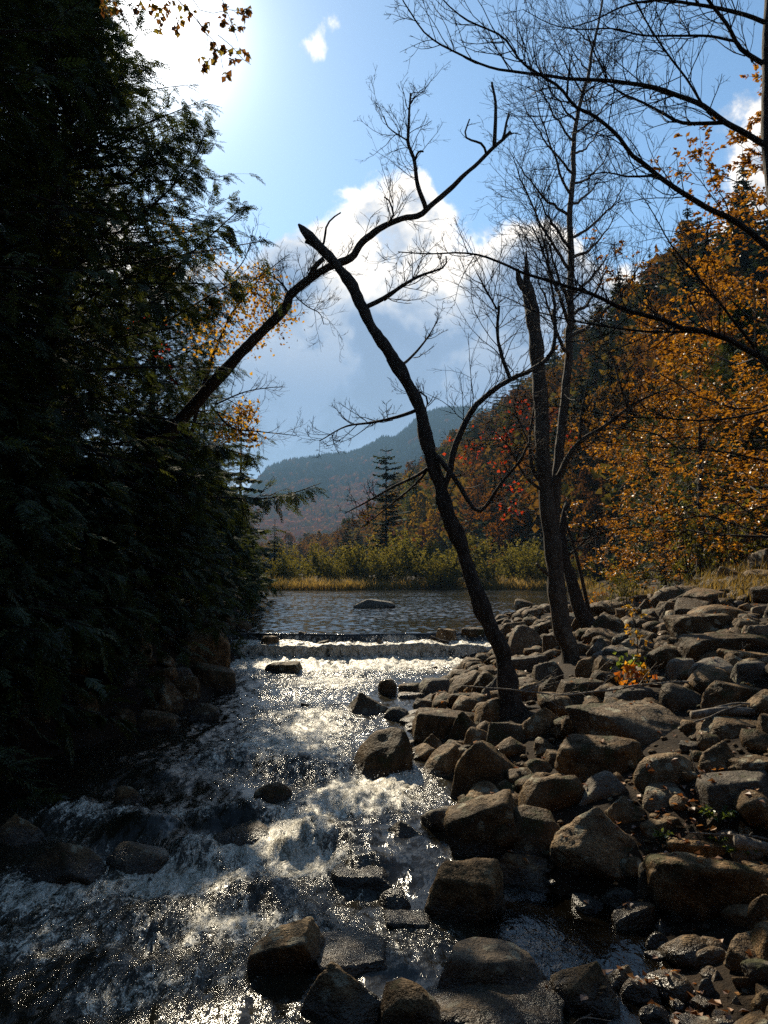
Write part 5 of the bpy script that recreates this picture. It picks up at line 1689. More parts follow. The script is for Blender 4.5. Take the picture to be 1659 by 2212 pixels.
g = 'orange beeches of the right bank'
bA = leafy_tree('beech_tree', (8.9, 15.6, gz_(8.9, 15.6)), 'nearest orange beech at the right edge, its single leaves glowing', 501, 10.6, 4.4, 36, 9, 7, 9, 0.095, 'beech', g, el=(-0.15, 0.75), z0=0.05)
bB = leafy_tree('beech_tree', (9.6, 23.5, gz_(9.6, 23.5)), 'orange-brown beech hanging over the lake edge behind the boulders', 502, 8.4, 3.6, 28, 9, 7, 7, 0.105, 'beech', g, el=(-0.25, 0.6), z0=0.05)
for src, (x, y), s, rz, lab in ((bB, (13.2, 21.0), 1.25, 2.1, 'tall rust-orange beech rising behind the nearest one at the right'),
                                (bA, (13.5, 33.0), 0.95, 1.0, 'rust-brown beech on the far right lake shore')):
    c = copy_tree(src)
    c.location = (x, y, gz_(x, y)); c.scale = (s, s, s); c.rotation_euler = (0, 0, rz); c['label'] = lab

# yellow-leaved tree caught among the hemlocks on the left
rng = np.random.default_rng(510)
yt = thing('yellow_birch', (-5.6, 18.6, gz_(-5.6, 18.6)), 'yellow-leaved tree showing between the hemlock boughs and the arching trunk', 'tree')
tp = limb([(345, 1330), (370, 1150), (410, 950), (450, 800), (500, 680), (560, 600)], 18.6, 17.4, 16, 3, wob=0.05, seed=90)
part('trunk', *stem_mesh(*tp, 8, 0.1, 90), M['bark'], yt, True)
ys_, yw = [], []
for (px, py, rad, n) in ((560, 640, 42, 300), (600, 690, 36, 220), (545, 720, 42, 260), (500, 660, 45, 260), (470, 745, 45, 200), (430, 690, 45, 160), (575, 600, 25, 90), (615, 655, 18, 70), (520, 600, 30, 100),
                         (512, 915, 30, 220), (535, 890, 22, 130), (492, 945, 26, 150), (545, 945, 16, 70), (400, 560, 40, 60), (360, 480, 40, 50), (450, 560, 40, 70)):
    c = at(px, py, 17.3)
    rr_ = rad / FPX * 17.3
    d_ = rng.normal(size=(n, 3)) * rr_ * 0.6
    ys_.append(c + d_)
    a = tp[0][np.argmin(np.linalg.norm(tp[0] - c, axis=1))]
    yw.append(resample(np.array([a, (a + c) / 2 + np.array([0, 0, 0.15]), c]), 6))
YP = np.array(yw)
YR = np.full(YP.shape[:2], 0.012) * np.linspace(1.6, 0.5, 6)[None]
sub = spawn(rng, YP, YR, 9, 0.8, (25, 60), 0.1, 5, 0.2, 0.6, 1.0, 0.6, 0.004, 0.5)
part('branches', *cat([tubes(YP, YR, 4), tubes(*sub, 3)]), M['twig'], yt, kind='stuff')
V, F, tn = leaves(rng, np.concatenate(ys_), 0.085, flat=0.4, aspect=0.75)
part('crown', V, F, M['yellow'], yt, False, {'tint': tn}, 'stuff')
lm = [limb(z3((920, 440), (1000, 520), (1100, 535), (1200, 545), (1280, 555)), 17.0, 16.6, 5, 1.5, wob=0.02, seed=91), limb(z3((930, 420), (1050, 370), (1150, 350), (1220, 345)), 17.0, 16.8, 4, 1.5, wob=0.02, seed=92),
      limb(z1((1000, 1190), (1050, 1130), (1080, 1060), (1095, 980)), 17.0, 16.8, 3, 1.5, wob=0.02, seed=93), limb(z1((1020, 1260), (1140, 1180), (1250, 1100)), 17.0, 16.8, 3, 1.5, wob=0.02, seed=94)]
part('bare_twigs', *cat([twig_mesh(twigs_on(rng, lm, 8, 0.9, up=0.10, k2=4, k3=3)), cat([stem_mesh(a, b, 5, 0.1, 2) for a, b in lm])]), M['twig'], yt, kind='stuff')
# a few red leaves deeper in, and the red maple behind the trunks
def red_tree(loc, label, spots, d, lsize, stem):
    o = thing('red_maple', loc, label, 'tree', 'red maples')
    part('trunk', *stem_mesh(*stem, 7, 0.1, 95), M['bark'], o, True)
    pos, wd = [], []
    for (px, py, rad, n) in spots:
        c = at(px, py, d)
        pos.append(c + rng.normal(size=(n, 3)) * rad / FPX * d * 0.6)
        a = stem[0][np.argmin(np.linalg.norm(stem[0] - c, axis=1))]
        wd.append(resample(np.array([a, (a + c) / 2 + np.array([0, 0, 0.1]), c]), 6))
    W = np.array(wd)
    part('branches', *tubes(W, np.full(W.shape[:2], 0.008), 3), M['twig'], o, kind='stuff')
    V, F, tn = leaves(rng, np.concatenate(pos), lsize, flat=0.4, aspect=0.9)
    part('crown', V, F, M['red'], o, False, {'tint': tn}, 'stuff')
red_tree((-6.4, 16.2, gz_(-6.4, 16.2)), 'slight red-leaved maple deep among the left hemlocks', ((350, 765, 20, 16), (375, 820, 14, 12), (368, 905, 14, 8), (300, 700, 25, 10)), 15.6, 0.07, limb([(290, 1300), (310, 1000), (330, 820)], 16.0, 15.7, 8, 3))
red_tree((4.4, 17.6, gz_(4.4, 17.6)), 'thin red-leaved maple behind the leaning and broken trunks',
         ((1090, 945, 22, 26), (1030, 960, 26, 18), (1120, 880, 24, 14), (1000, 985, 24, 12), (1100, 1100, 22, 18), (1110, 1055, 18, 14), (1140, 900, 24, 10), (1225, 940, 16, 8), (1150, 740, 12, 5), (985, 950, 20, 8), (1080, 1000, 30, 12)), 17.0, 0.085, limb([(1275, 1330), (1230, 1150), (1160, 1000), (1110, 880)], 17.4, 17.0, 9, 3))

# yellow and orange sapling among the boulders
h = hit(1372, 1492)
sp = limb([(1374, 1490), (1372, 1440), (1378, 1390), (1366, 1330), (1372, 1300)], h[1], h[1] + 0.2, 3.2, 1.2, wob=0.01, seed=97)
so = thing('maple_sapling', tuple(sp[0][0]), 'small yellow sapling with a bright orange leaf clump among the boulders', 'sapling')
part('stem', *stem_mesh(*sp, 6, 0.1, 97), M['twig'], so, True)
tws = spawn(rng, sp[0][None], sp[1][None], 18, 0.26, (45, 80), 0.05, 5, 0.15, 0.3, 1.0, 0.6, 0.003)
part('twigs', *tubes(*tws, 3), M['twig'], so)
pos, dr = along(rng, tws[0], 5, 0.4, 1.0)
V, F, tn = leaves(rng, pos, 0.055, flat=0.5, aspect=0.85, dirs=dr)
part('yellow_leaves', V, F, M['yellow'], so, False, {'tint': tn}, 'stuff')
pos = at(1372, 1462, h[1] - 0.15) + rng.normal(size=(60, 3)) * np.array([0.10, 0.08, 0.07])
V, F, tn = leaves(rng, pos, 0.085, flat=0.3, aspect=0.9)
part('orange_leaves', V, F, M['maple'], so, False, {'tint': tn}, 'stuff')
pos = at(1360, 1430, h[1]) + rng.normal(size=(36, 3)) * np.array([0.09, 0.06, 0.06])
V, F, tn = leaves(rng, pos, 0.07, flat=0.3, aspect=0.9)
part('green_leaves', V, F, M['fresh'], so, False, {'tint': tn}, 'stuff')
# ------------------------------------------------------------------ the wooded hill on the right
hb_ = resample(np.array([(16, 14, 2.6), (17.5, 35, 2.2), (16.5, 58, 1.9), (13, 82, 1.8), (4, 125, 1.8), (-14, 185, 1.8), (-70, 240, 1.7)], float), 90)
hr_ = resample(np.array([(44, 22, 26), (32, 62, 28), (35, 92, 36), (36, 140, 40), (24, 200, 36), (7, 262, 29), (-6, 305, 16), (-27, 335, 8), (-90, 370, 4)], float), 90)
vv = np.linspace(0, 1.7, 52)
HV = np.zeros((52, 90, 3))
for i, q in enumerate(vv):
    p = hb_ + (hr_ - hb_) * q
    zf = min(q, 1.0) ** 0.92 if q <= 1 else 1.0 - 0.5 * (q - 1)
    p[:, 2] = hb_[:, 2] - 0.9 * (q == 0) + (hr_[:, 2] - hb_[:, 2]) * zf
    HV[i] = p
HV[..., 2] += 1.1 * fbm(HV * np.array([0.05, 0.05, 0]), 4, 9) * np.minimum(vv, 0.4)[:, None] * 2.5
ii, jj = np.meshgrid(np.arange(89), np.arange(51))
a0 = (jj * 90 + ii).ravel()
m, t, out = mat('hillside_floor')
P_ = pos_node(t)
a = t.noise(P_, 0.5, 6.0, 0.7)
b = t.noise(P_, 6.0, 4.0, 0.7)
principled(t, out, t.ramp(t.m('ADD', t.m('MULTIPLY', a, 0.6), t.m('MULTIPLY', b, 0.4)), [(0.3, (0.012, 0.014, 0.007)), (0.5, (0.045, 0.032, 0.014)), (0.7, (0.11, 0.06, 0.022))]), 0.95, t.bump(b, 0.8, 0.3), 0.1)
o = link('hillside', mesh('hillside', HV.reshape(-1, 3), np.stack([a0, a0 + 1, a0 + 91, a0 + 90], 1), m, True))
tag(o, kind='structure')


def conifer_parts(seed, H, R0, whorls, per, gap=0.0, drop=0.25, z0=0.06, width=0.36, top=0.0, segs=3):
    """a spruce or pine at the origin: trunk and jagged drooping branches"""
    rg = np.random.default_rng(seed)
    V, F, tn = [], [], []
    for w in range(whorls):
        f = (w + rg.uniform(0, 0.6)) / whorls
        z = H * (z0 + (0.985 - z0) * f)
        L0 = R0 * ((1 - f) ** 0.8 * (1 - top) + top * (1 if f < 0.92 else 0.5)) + 0.10
        for b in range(per):
            if rg.uniform() < gap:
                continue
            az = rg.uniform(0, 6.283)
            L = L0 * rg.uniform(0.6, 1.2)
            d = np.array([math.cos(az), math.sin(az), 0])
            s = np.array([-d[1], d[0], 0])
            tone = rg.uniform()
            for q in range(segs):
                t0, t1 = q / segs * 0.9, (q + 1) / segs
                zc = lambda tt: z - drop * L * tt + 0.12 * L * tt * tt
                wd = width * L * (1 - 0.55 * t0) * rg.uniform(0.7, 1.2)
                for sg in (-1, 1):
                    o = len(V)
                    base = d * L * t0 + np.array([0, 0, zc(t0)])
                    tip = d * L * t1 * rg.uniform(0.92, 1.08) + np.array([0, 0, zc(t1)])
                    side = d * L * (t0 * 0.5 + t1 * 0.5) + s * sg * wd + np.array([0, 0, zc(t1) - 0.10 * L * rg.uniform(0.3, 1.5)])
                    V.extend([base, tip, side])
                    F.append([o, o + 1, o + 2])
                    tn.extend([tone, tone, tone * 0.8])
    zt = np.linspace(-0.5, H, 8)
    T = np.stack([0 * zt, 0 * zt, zt], 1)
    return stem_mesh(T, np.interp(zt, [-0.5, H], [0.012 * H + 0.03, 0.015]), 6, 0.05, seed), (np.array(V), np.array(F), np.array(tn))


def conifer(name, loc, label, group, *a, **kw):
    st, (V, F, tn) = conifer_parts(*a, **kw)
    o = thing(name, loc, label, 'tree', group)
    part('trunk', *st, M['bark'], o, True, local=True)
    part('crown', V, F, M['conifer'], o, False, {'tint': tn}, 'stuff', local=True)
    return o


GH = 'trees of the wooded right hillside'
LCON = 'dark green conifer standing among the autumn trees of the right hillside'
con = [conifer('conifer', (0, 0, 0), LCON, GH, 610 + k, 10.0, 1.9 + 0.3 * (k % 3), 22, 15, 0.05, 0.32, 0.05, 0.30) for k in range(4)]
AUT = [('rust-orange broadleaf tree on the wooded right hillside', (0.135, 0.066, 0.012)), ('golden-yellow broadleaf tree on the wooded right hillside', (0.22, 0.140, 0.016)),
       ('red broadleaf tree on the wooded right hillside', (0.12, 0.030, 0.012)), ('olive-green broadleaf tree on the wooded right hillside', (0.085, 0.092, 0.014)),
       ('brown thinly leaved tree on the wooded right hillside', (0.11, 0.060, 0.018))]
dec = []
for k in range(3):
    st, wd, (V, F, tn) = leafy(630 + k, 9.0, 2.9, 22, 7, 4, 4, 0.30, 'autumn', el=(0.1, 0.9), z0=0.16, trunk_r=0.14, flat=0.3, ll=0.3, rmin=0.02)
    o = thing('broadleaf_tree', (0, 0, 0), AUT[0][0], 'tree', GH)
    part('trunk', *st, M['bark'], o, True, local=True)
    part('branches', *wd, M['twig'], o, local=True)
    part('crown', V, F, M['autumn'], o, False, {'tint': tn}, 'stuff', local=True)
    dec.append(o)

rg = np.random.default_rng(640)
used_src = set()
spots_ = []
tries = 0
while len(spots_) < 270 and tries < 30000:
    tries += 1
    ui = rg.uniform() ** 1.25 * 0.90
    vq = rg.uniform() ** 0.9 * 1.06
    a_, b_ = ui * 89, vq / 1.7 * 51
    p = HV[int(b_), int(a_)] * (1 - (b_ % 1)) + HV[min(51, int(b_) + 1), int(a_)] * (b_ % 1)
    if p[1] < 24 or p[0] > 0.56 * p[1] + 3:
        continue
    if any((p[0] - q[0]) ** 2 + (p[1] - q[1]) ** 2 < (2.2 + 0.012 * p[1]) ** 2 for q in spots_):
        continue
    spots_.append((p[0], p[1], p[2], vq, ui))
for (x, y, z, vq, ui) in spots_:
    pc = 0.50 + 0.28 * (vq > 0.6) - 0.22 * (vq < 0.3)
    if 50 < y < 110 and vq > 0.6:
        pc = 0.92
    if rg.uniform() < pc:
        src = con[rg.integers(4)]
        s = rg.uniform(0.75, 1.20)
        kind = None
    else:
        src = dec[rg.integers(3)]
        s = rg.uniform(0.7, 1.1)
        w = np.array([0.30, 0.22, 0.08, 0.20, 0.20])
        kind = AUT[rg.choice(5, p=w)]
    o = copy_tree(src) if src.name in used_src else src
    used_src.add(src.name)
    o.location = (x, y, z - 0.3)
    o.rotation_euler = (0, 0, rg.uniform(0, 6.28))
    o.scale = (s, s, s * rg.uniform(0.9, 1.15))
    if kind:
        o['label'] = kind[0]
        j = rg.uniform(0.75, 1.3)
        for ch in o.children:
            ch.color = (kind[1][0] * j, kind[1][1] * j * rg.uniform(0.85, 1.15), kind[1][2], 1)

# the rest of the hill's wood, too many to tell apart
rg = np.random.default_rng(645)
cp, dp = [], []
ct, dt, dk = [], [], []
cw, dw_ = [], []
small = [conifer_parts(660 + k, 10.0, 2.2, 11, 6, 0.0, 0.32, 0.05, 0.50, segs=2)[1] for k in range(3)]
for _ in range(1500):
    ui, vq = rg.uniform() ** 0.85 * 0.97, rg.uniform() * 1.10
    a_, b_ = ui * 88, vq / 1.7 * 50
    p = HV[int(b_), int(a_)] * (1 - (b_ % 1)) + HV[int(b_) + 1, int(a_)] * (b_ % 1)
    if p[1] < 30 or p[0] > 0.56 * p[1] + 4:
        continue
    if any((p[0] - q[0]) ** 2 + (p[1] - q[1]) ** 2 < 1.6 ** 2 for q in spots_):
        continue
    if rg.uniform() < (0.72 if vq > 0.45 else 0.5):
        V, F, tn = small[rg.integers(3)]
        s_ = rg.uniform(0.6, 1.05)
        an = rg.uniform(0, 6.28)
        c_, n_ = math.cos(an), math.sin(an)
        cp.append((V @ np.array([[c_, n_, 0], [-n_, c_, 0], [0, 0, 1]]) * s_ + p - np.array([0, 0, 0.3]), F))
        ct.append(tn)
    else:
        n = 95
        d = nrm(rg.normal(size=(n, 3))) * rg.uniform(0.45, 1.0, (n, 1)) * np.array([2.3, 2.3, 2.9]) * rg.uniform(0.75, 1.15)
        V, F, tn = leaves(rg, p + np.array([0, 0, 4.0]) + d, 0.9, flat=0.3, aspect=0.9)
        dp.append((V, F))
        dt.append(np.clip(tn * 0.35 + rg.choice([0.05, 0.2, 0.35, 0.5, 0.62]), 0, 1))
V, F = cat(cp)
o = link('hillside_conifers', mesh('hillside_conifers', V, F, M['conifer'], False, {'tint': np.concatenate(ct)}))
tag(o, 'dense dark conifer wood covering the right hillside', 'forest', kind='stuff')
V, F = cat(dp)
m = m_leaf('hill_autumn_crowns', [(0.0, (0.045, 0.050, 0.011)), (0.35, (0.095, 0.072, 0.013)), (0.65, (0.125, 0.066, 0.012)), (1.0, (0.105, 0.038, 0.013))], 0.45, 0.6, 0.0)
o = link('hillside_broadleaf_wood', mesh('hillside_broadleaf_wood', V, F, m, False, {'tint': np.concatenate(dt)}))
tag(o, 'mass of rust and olive autumn crowns covering the right hillside', 'forest', kind='stuff')

# conifers that stand out by themselves
pine = conifer('white_pine', (0.2, 76, 1.8), 'tall ragged pine standing alone above the lake shrubs', None, 651, 13.2, 2.5, 18, 9, 0.10, -0.02, 0.22, 0.42, top=0.40)
for src, px, py, d, h, lab in ((con[0], 594, 1115, 64, 5.6, 'small spruce standing alone at the left of the far shore'),
                               (con[1], 752, 1105, 82, 9.0, 'dark conifer left of the tall ragged pine'),
                               (con[2], 775, 1135, 84, 7.5, 'bushy conifer between the dark conifer and the tall ragged pine'),
                               (con[3], 730, 1150, 84, 6.5, 'low conifer at the left of the conifer clump on the far shore'),
                               (con[1], 640, 1192, 90, 4.0, 'tiny conifer behind the middle of the lake shrubs'),
                               (con[2], 665, 1195, 90, 3.6, 'tiny conifer right beside another behind the lake shrubs'),
                               (con[0], 522, 880, 40, 11.0, 'spruce rising at the right edge of the left hemlocks')):
    c = copy_tree(src)
    top = at(px, py, d)
    zb = 1.6
    s = (top[2] - zb) / 10.0
    c.location = (top[0], d, zb)
    c.scale = (s * 1.05, s * 1.05, s)
    c.rotation_euler = (0, 0, px * 0.1)
    c['label'] = lab
    c['group'] = 'conifers around the lake'
# dark hemlocks behind the beeches
for src, (x, y), s, rz, lab in ((hemA, (13.0, 27.5), 0.85, 0.5, 'dark hemlock in the shade behind the orange beeches'),
                                (hemB, (17.0, 25.0), 0.95, 1.5, 'tall dark hemlock at the right behind the orange beeches'),
                                (hemB, (14.5, 40.0), 0.75, 2.5, 'dark hemlock on the right lake shore under the hill'),
                                (hemA, (17.5, 33.0), 0.9, 3.7, 'dark hemlock at the foot of the right hillside')):
    c = copy_tree(src)
    for ch in list(c.children):
        if ch.name.split('.')[0] == 'bough':
            for q in list(ch.children):
                bpy.data.objects.remove(q)
            bpy.data.objects.remove(ch)
    c.location = (x, y, gz_(x, y)); c.scale = (s, s, s); c.rotation_euler = (0, 0, rz); c['label'] = lab
    c['group'] = 'hemlocks behind the beeches'

# ------------------------------------------------------------------ shrubs and grass of the far shore
def shrub_parts(seed, H, W, stems, leaf, kl=7):
    rg = np.random.default_rng(seed)
    n = 7
    az = rg.uniform(0, 6.283, stems)
    lean = rg.uniform(0.1, 0.55, stems) * W / H
    L = H * rg.uniform(0.65, 1.05, stems)
    k = np.linspace(0, 1, n)
    b0 = rg.normal(size=(stems, 2)) * W * 0.16
    P = np.stack([b0[:, 0:1] + np.cos(az)[:, None] * lean[:, None] * L[:, None] * k ** 1.2, b0[:, 1:2] + np.sin(az)[:, None] * lean[:, None] * L[:, None] * k ** 1.2, L[:, None] * k - 0.1], -1)
    P[:, 1:] += rg.normal(size=(stems, n - 1, 3)) * 0.05
    R1 = np.full((stems, 1), 0.018) * np.linspace(1, 0.3, n)
    P2, R2 = spawn(rg, P, R1, 8, -0.34, (25, 55), 0.12, 5, 0.15, 0.15, 1, 0.6, 0.008, 0.5, 0, 0.3)
    pa, da = along(rg, P2, kl, 0.1, 1.0)
    V, F, tn = leaves(rg, pa, leaf, flat=0.3, aspect=0.75)
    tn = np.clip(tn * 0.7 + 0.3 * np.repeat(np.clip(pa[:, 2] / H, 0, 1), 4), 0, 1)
    return cat([tubes(P, R1, 4), tubes(P2, R2, 3)]), (V, F, tn)


def shrub(loc, label, group, seed, H, W, stems, leaf, matl='alder', kl=7):
    wd, (V, F, tn) = shrub_parts(seed, H, W, stems, leaf, kl)
    o = thing('alder_shrub', loc, label, 'shrub', group)
    part('stems', *wd, M['twig'], o, local=True)
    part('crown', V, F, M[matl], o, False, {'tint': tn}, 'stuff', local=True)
    return o


SL = 'olive-green leafy shrub in the thicket along the far lake shore'
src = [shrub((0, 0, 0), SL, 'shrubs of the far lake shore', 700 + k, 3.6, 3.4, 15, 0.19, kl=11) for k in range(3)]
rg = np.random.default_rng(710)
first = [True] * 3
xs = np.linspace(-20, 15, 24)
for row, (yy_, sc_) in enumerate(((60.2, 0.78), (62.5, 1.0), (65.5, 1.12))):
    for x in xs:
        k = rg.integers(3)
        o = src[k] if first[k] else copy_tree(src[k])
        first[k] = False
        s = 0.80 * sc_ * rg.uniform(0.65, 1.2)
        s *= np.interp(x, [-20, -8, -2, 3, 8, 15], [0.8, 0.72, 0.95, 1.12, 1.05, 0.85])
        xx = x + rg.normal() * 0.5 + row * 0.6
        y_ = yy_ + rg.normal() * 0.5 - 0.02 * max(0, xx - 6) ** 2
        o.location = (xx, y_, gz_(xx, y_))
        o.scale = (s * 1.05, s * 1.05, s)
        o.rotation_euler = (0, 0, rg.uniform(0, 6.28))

# bushes under the beeches, behind the boulders
bs = shrub((8.3, 20.5, gz_(8.3, 20.5)), 'green bush over the farthest domed boulder', 'bushes behind the boulders', 720, 2.3, 2.4, 12, 0.10, 'alder', 7)
for (x, y), s, rz, lab in (((9.6, 21.4), 1.2, 1.0, 'larger green bush right of the farthest domed boulder'), ((7.2, 22.6), 0.7, 2.0, 'low bush left of the farthest domed boulder by the lake'),
                           ((10.9, 20.2), 1.05, 3.0, 'bush at the right edge behind the golden grass'), ((5.6, 18.2), 0.42, 4.0, 'scrubby low bush beside the short curved trunk'), ((11.0, 24.0), 1.5, 5.0, 'tall bush in the shade beneath the beeches')):
    c = copy_tree(bs)
    c.location = (x, y, gz_(x, y)); c.scale = (s, s, s); c.rotation_euler = (0, 0, rz); c['label'] = lab


def grass(name, label, pts, h, w, seed, matl='grass'):
    rg = np.random.default_rng(seed)
    N = len(pts)
    az = rg.uniform(0, 6.283, N)
    L = h * rg.uniform(0.5, 1.25, N)
    ln = rg.uniform(0.1, 0.7, N) * L
    d = np.stack([np.cos(az), np.sin(az), 0 * az], 1)
    s = np.stack([-np.sin(az), np.cos(az), 0 * az], 1) * w / 2
    mid = pts + d * (ln * 0.3)[:, None] + np.array([0, 0, 1]) * (L * 0.6)[:, None]
    tip = pts + d * ln[:, None] + np.array([0, 0, 1]) * (L * 0.95)[:, None]
    V = np.stack([pts - s, pts + s, mid + s * 0.7, mid - s * 0.7, tip], 1).reshape(-1, 3)
    b = np.arange(N)[:, None] * 5
    F = np.concatenate([b + np.array([[0, 1, 2]]), b + np.array([[0, 2, 3]]), b + np.array([[3, 2, 4]])])
    tone = np.clip(0.5 + 0.9 * fbm(pts * np.array([0.6, 0.6, 0]), 3, seed) + rg.normal(size=N) * 0.2, 0, 1)
    o = link(name, mesh(name, V, F, M[matl], False, {'tint': np.repeat(tone, 5)}))
    return tag(o, label, 'grass', kind='stuff')


rg = np.random.default_rng(730)
gx_ = rg.uniform(-24, 15, 15000)
yf = 57.5 + 1.2 * np.sin(gx_ * 0.35) + 1.5 * np.sin(gx_ * 0.13 + 1) - 0.02 * (gx_ - 6) ** 2 * (gx_ > 6)
gy_ = yf - 0.4 + 3.2 * rg.uniform(0, 1, len(gx_)) ** 1.5
grass('shore_grass', 'tawny marsh grass along the far lake shore', np.stack([gx_, gy_, ground_z(gx_, gy_) - 0.02], 1), 0.75, 0.05, 731)
gx_ = rg.uniform(6.2, 13, 16000)
gy_ = rg.uniform(14.5, 24, 16000)
kk = (gx_ > 0.40 * gy_ + 0.3 + 0.6 * np.sin(gy_ * 1.7)) & (ground_z(gx_, gy_) > 1.25)
gx_, gy_ = gx_[kk], gy_[kk]
grass('bank_grass', 'golden dry grass on the upper right bank', np.stack([gx_, gy_, ground_z(gx_, gy_) - 0.02], 1), 0.42, 0.014, 732)
gx_ = rg.uniform(11, 16, 5000)
gy_ = rg.uniform(26, 58, 5000)
kk = (ground_z(gx_, gy_) > 1.15) & (ground_z(gx_, gy_) < 1.5)
grass('shore_grass', 'dull grass along the right lake shore under the trees', np.stack([gx_[kk], gy_[kk], ground_z(gx_[kk], gy_[kk])], 1), 0.5, 0.03, 733)

# ------------------------------------------------------------------ dead wood
def driftwood(name, label, cat_, stems, matl='deadwood', tw=None, sides=7):
    P0 = stems[0][0][0]
    o = thing(name, tuple(P0), label, cat_)
    part('stem', *cat([stem_mesh(a, b, sides, 0.15, 5 + i) for i, (a, b) in enumerate(stems)]), M[matl], o, True)
    if tw:
        part('twigs', *twig_mesh(tw), M[matl], o, kind='stuff')
    return o


rng = np.random.default_rng(740)
h = hit(1560, 1548)
driftwood('fallen_log', 'weathered fallen log lying across the boulders at the right edge', 'log',
          [limb([(1494, 1545), (1560, 1537), (1660, 1540), (1760, 1545)], h[1] - 0.25, h[1] - 0.1, 17, 24, wob=0.03, seed=1), limb([(1500, 1560), (1530, 1550), (1560, 1535), (1600, 1522)], h[1] - 0.4, h[1] - 0.2, 4, 3, wob=0.02, seed=2),
           limb([(1545, 1530), (1590, 1520), (1630, 1522)], h[1] - 0.2, h[1] - 0.1, 6, 4, wob=0.01, seed=3)])
h = hit(1350, 1510)
s1 = limb([(1000, 1482), (1080, 1488), (1150, 1497), (1230, 1500), (1300, 1490), (1400, 1480), (1500, 1472), (1700, 1478)], h[1] - 0.35, h[1] - 0.5, 3, 6, wob=0.06, seed=4)
driftwood('dead_branch', 'long thin grey dead branch draped over the boulders behind the flat-topped one', 'branch', [s1], tw=twigs_on(rng, [s1], 6, 0.6, levels=3, up=0.03, r1=0.007, rmin=0.003, k2=3, k3=2))
h = hit(1600, 1818)
driftwood('dead_stick', 'pale peeled stick lying on the stones at the right edge', 'stick', [limb([(1480, 1798), (1550, 1803), (1625, 1806), (1700, 1826)], h[1] + 0.1, h[1] - 0.2, 3.5, 5.5, wob=0.01, seed=5), limb([(1618, 1806), (1626, 1798)], h[1] - 0.1, h[1] - 0.1, 4, 3, n=5)], sides=6)
h = hit(1640, 1845)
driftwood('fallen_log', 'short grey log end poking in from the right edge below the pale stick', 'log', [limb([(1588, 1818), (1640, 1830), (1720, 1850)], h[1] - 0.05, h[1] - 0.1, 30, 30, wob=0.01, seed=6)], sides=10)
h = hit(1300, 2190)
driftwood('dead_stick', 'pale bent twig propped over the pool outlet at the bottom edge', 'stick', [limb([(1255, 2200), (1300, 2180), (1336, 2153)], 4.9, 5.0, 3.2, 2.6, wob=0.005, seed=7), limb([(1336, 2153), (1338, 2175), (1341, 2200)], 5.0, 4.95, 2.6, 2.0, n=8), limb([(1240, 2212), (1262, 2198), (1320, 2206)], 4.85, 4.8, 3.5, 2.5, wob=0.005, seed=8)], sides=6)
h = hit(700, 1528)
driftwood('driftwood_stick', 'dark driftwood stick in midstream pointing at the sloping stone', 'stick', [limb([(650, 1521), (690, 1526), (730, 1524), (760, 1528)], h[1], h[1] + 0.05, 5, 9, wob=0.03, seed=9)], 'bark')
h = hit(550, 1432)
driftwood('driftwood_stick', 'thin dark branch lying across the wet shining stone below the weir', 'stick', [limb([(530, 1434), (570, 1428), (620, 1430)], h[1] - 0.1, h[1], 3, 2, wob=0.02, seed=10), limb([(535, 1440), (580, 1436), (610, 1437)], h[1] - 0.15, h[1], 2.5, 1.5, wob=0.02, seed=11)], 'twig')
driftwood('driftwood_stick', 'pair of dark forked twigs leaning at the left end of the falls', 'stick', [limb([(495, 1425), (505, 1408), (527, 1394)], 17.0, 17.4, 3, 2, wob=0.02, seed=12), limb([(500, 1428), (510, 1400), (512, 1392)], 17.0, 17.4, 3, 2, wob=0.02, seed=13)], 'twig')
driftwood('driftwood_stick', 'short dark log caught at the right end of the upper fall', 'stick', [limb([(930, 1377), (950, 1384), (970, 1388)], 17.9, 17.8, 9, 6, wob=0.02, seed=14)], 'bark')
h = hit(1500, 1680)
driftwood('dead_stick', 'thin upright dead stem standing between the shaded boulders at the right', 'stick', [limb([(1506, 1712), (1502, 1670), (1490, 1620)], h[1], h[1], 3, 2, wob=0.02, seed=15)], sides=6)


# small green plants by the stick
def tuft(px, py, label, n, size, seed, matl='fresh'):
    rg = np.random.default_rng(seed)
    x, y, z = hit(px, py)
    o = thing('small_plant', (x, y, z), label, 'plant', 'small plants of the right bank')
    az = rg.uniform(0, 6.28, 9)
    k = np.linspace(0, 1, 5)
    P = np.stack([x + np.cos(az)[:, None] * k * size, y + np.sin(az)[:, None] * k * size * 0.7, z + 0.02 + size * (1.3 * k - 0.6 * k ** 2) * np.ones((9, 1))], -1)
    part('stems', *tubes(P, np.full((9, 5), 0.0025), 3), M['fresh'], o, attrs=None)
    pos, dr = along(rg, P, n // 9, 0.3, 1.0)
    V, F, tn = leaves(rg, pos, size * 0.34, flat=0.7, dirs=dr)
    part('foliage', V, F, M[matl], o, False, {'tint': tn}, 'stuff')


tuft(1553, 1782, 'small bright green fern beside the upright stone at the right', 90, 0.14, 1)
tuft(1428, 1822, 'yellow-green sprig at the left end of the long angular grey stone', 60, 0.09, 2)
tuft(1607, 1862, 'tuft of yellow-green grass above the lichen-crusted boulder', 110, 0.12, 3)
tuft(1555, 1828, 'tiny green sprig under the pale stick', 40, 0.07, 4)
tuft(1645, 1800, 'orange-leaved seedling at the right edge', 50, 0.10, 5, 'maple')

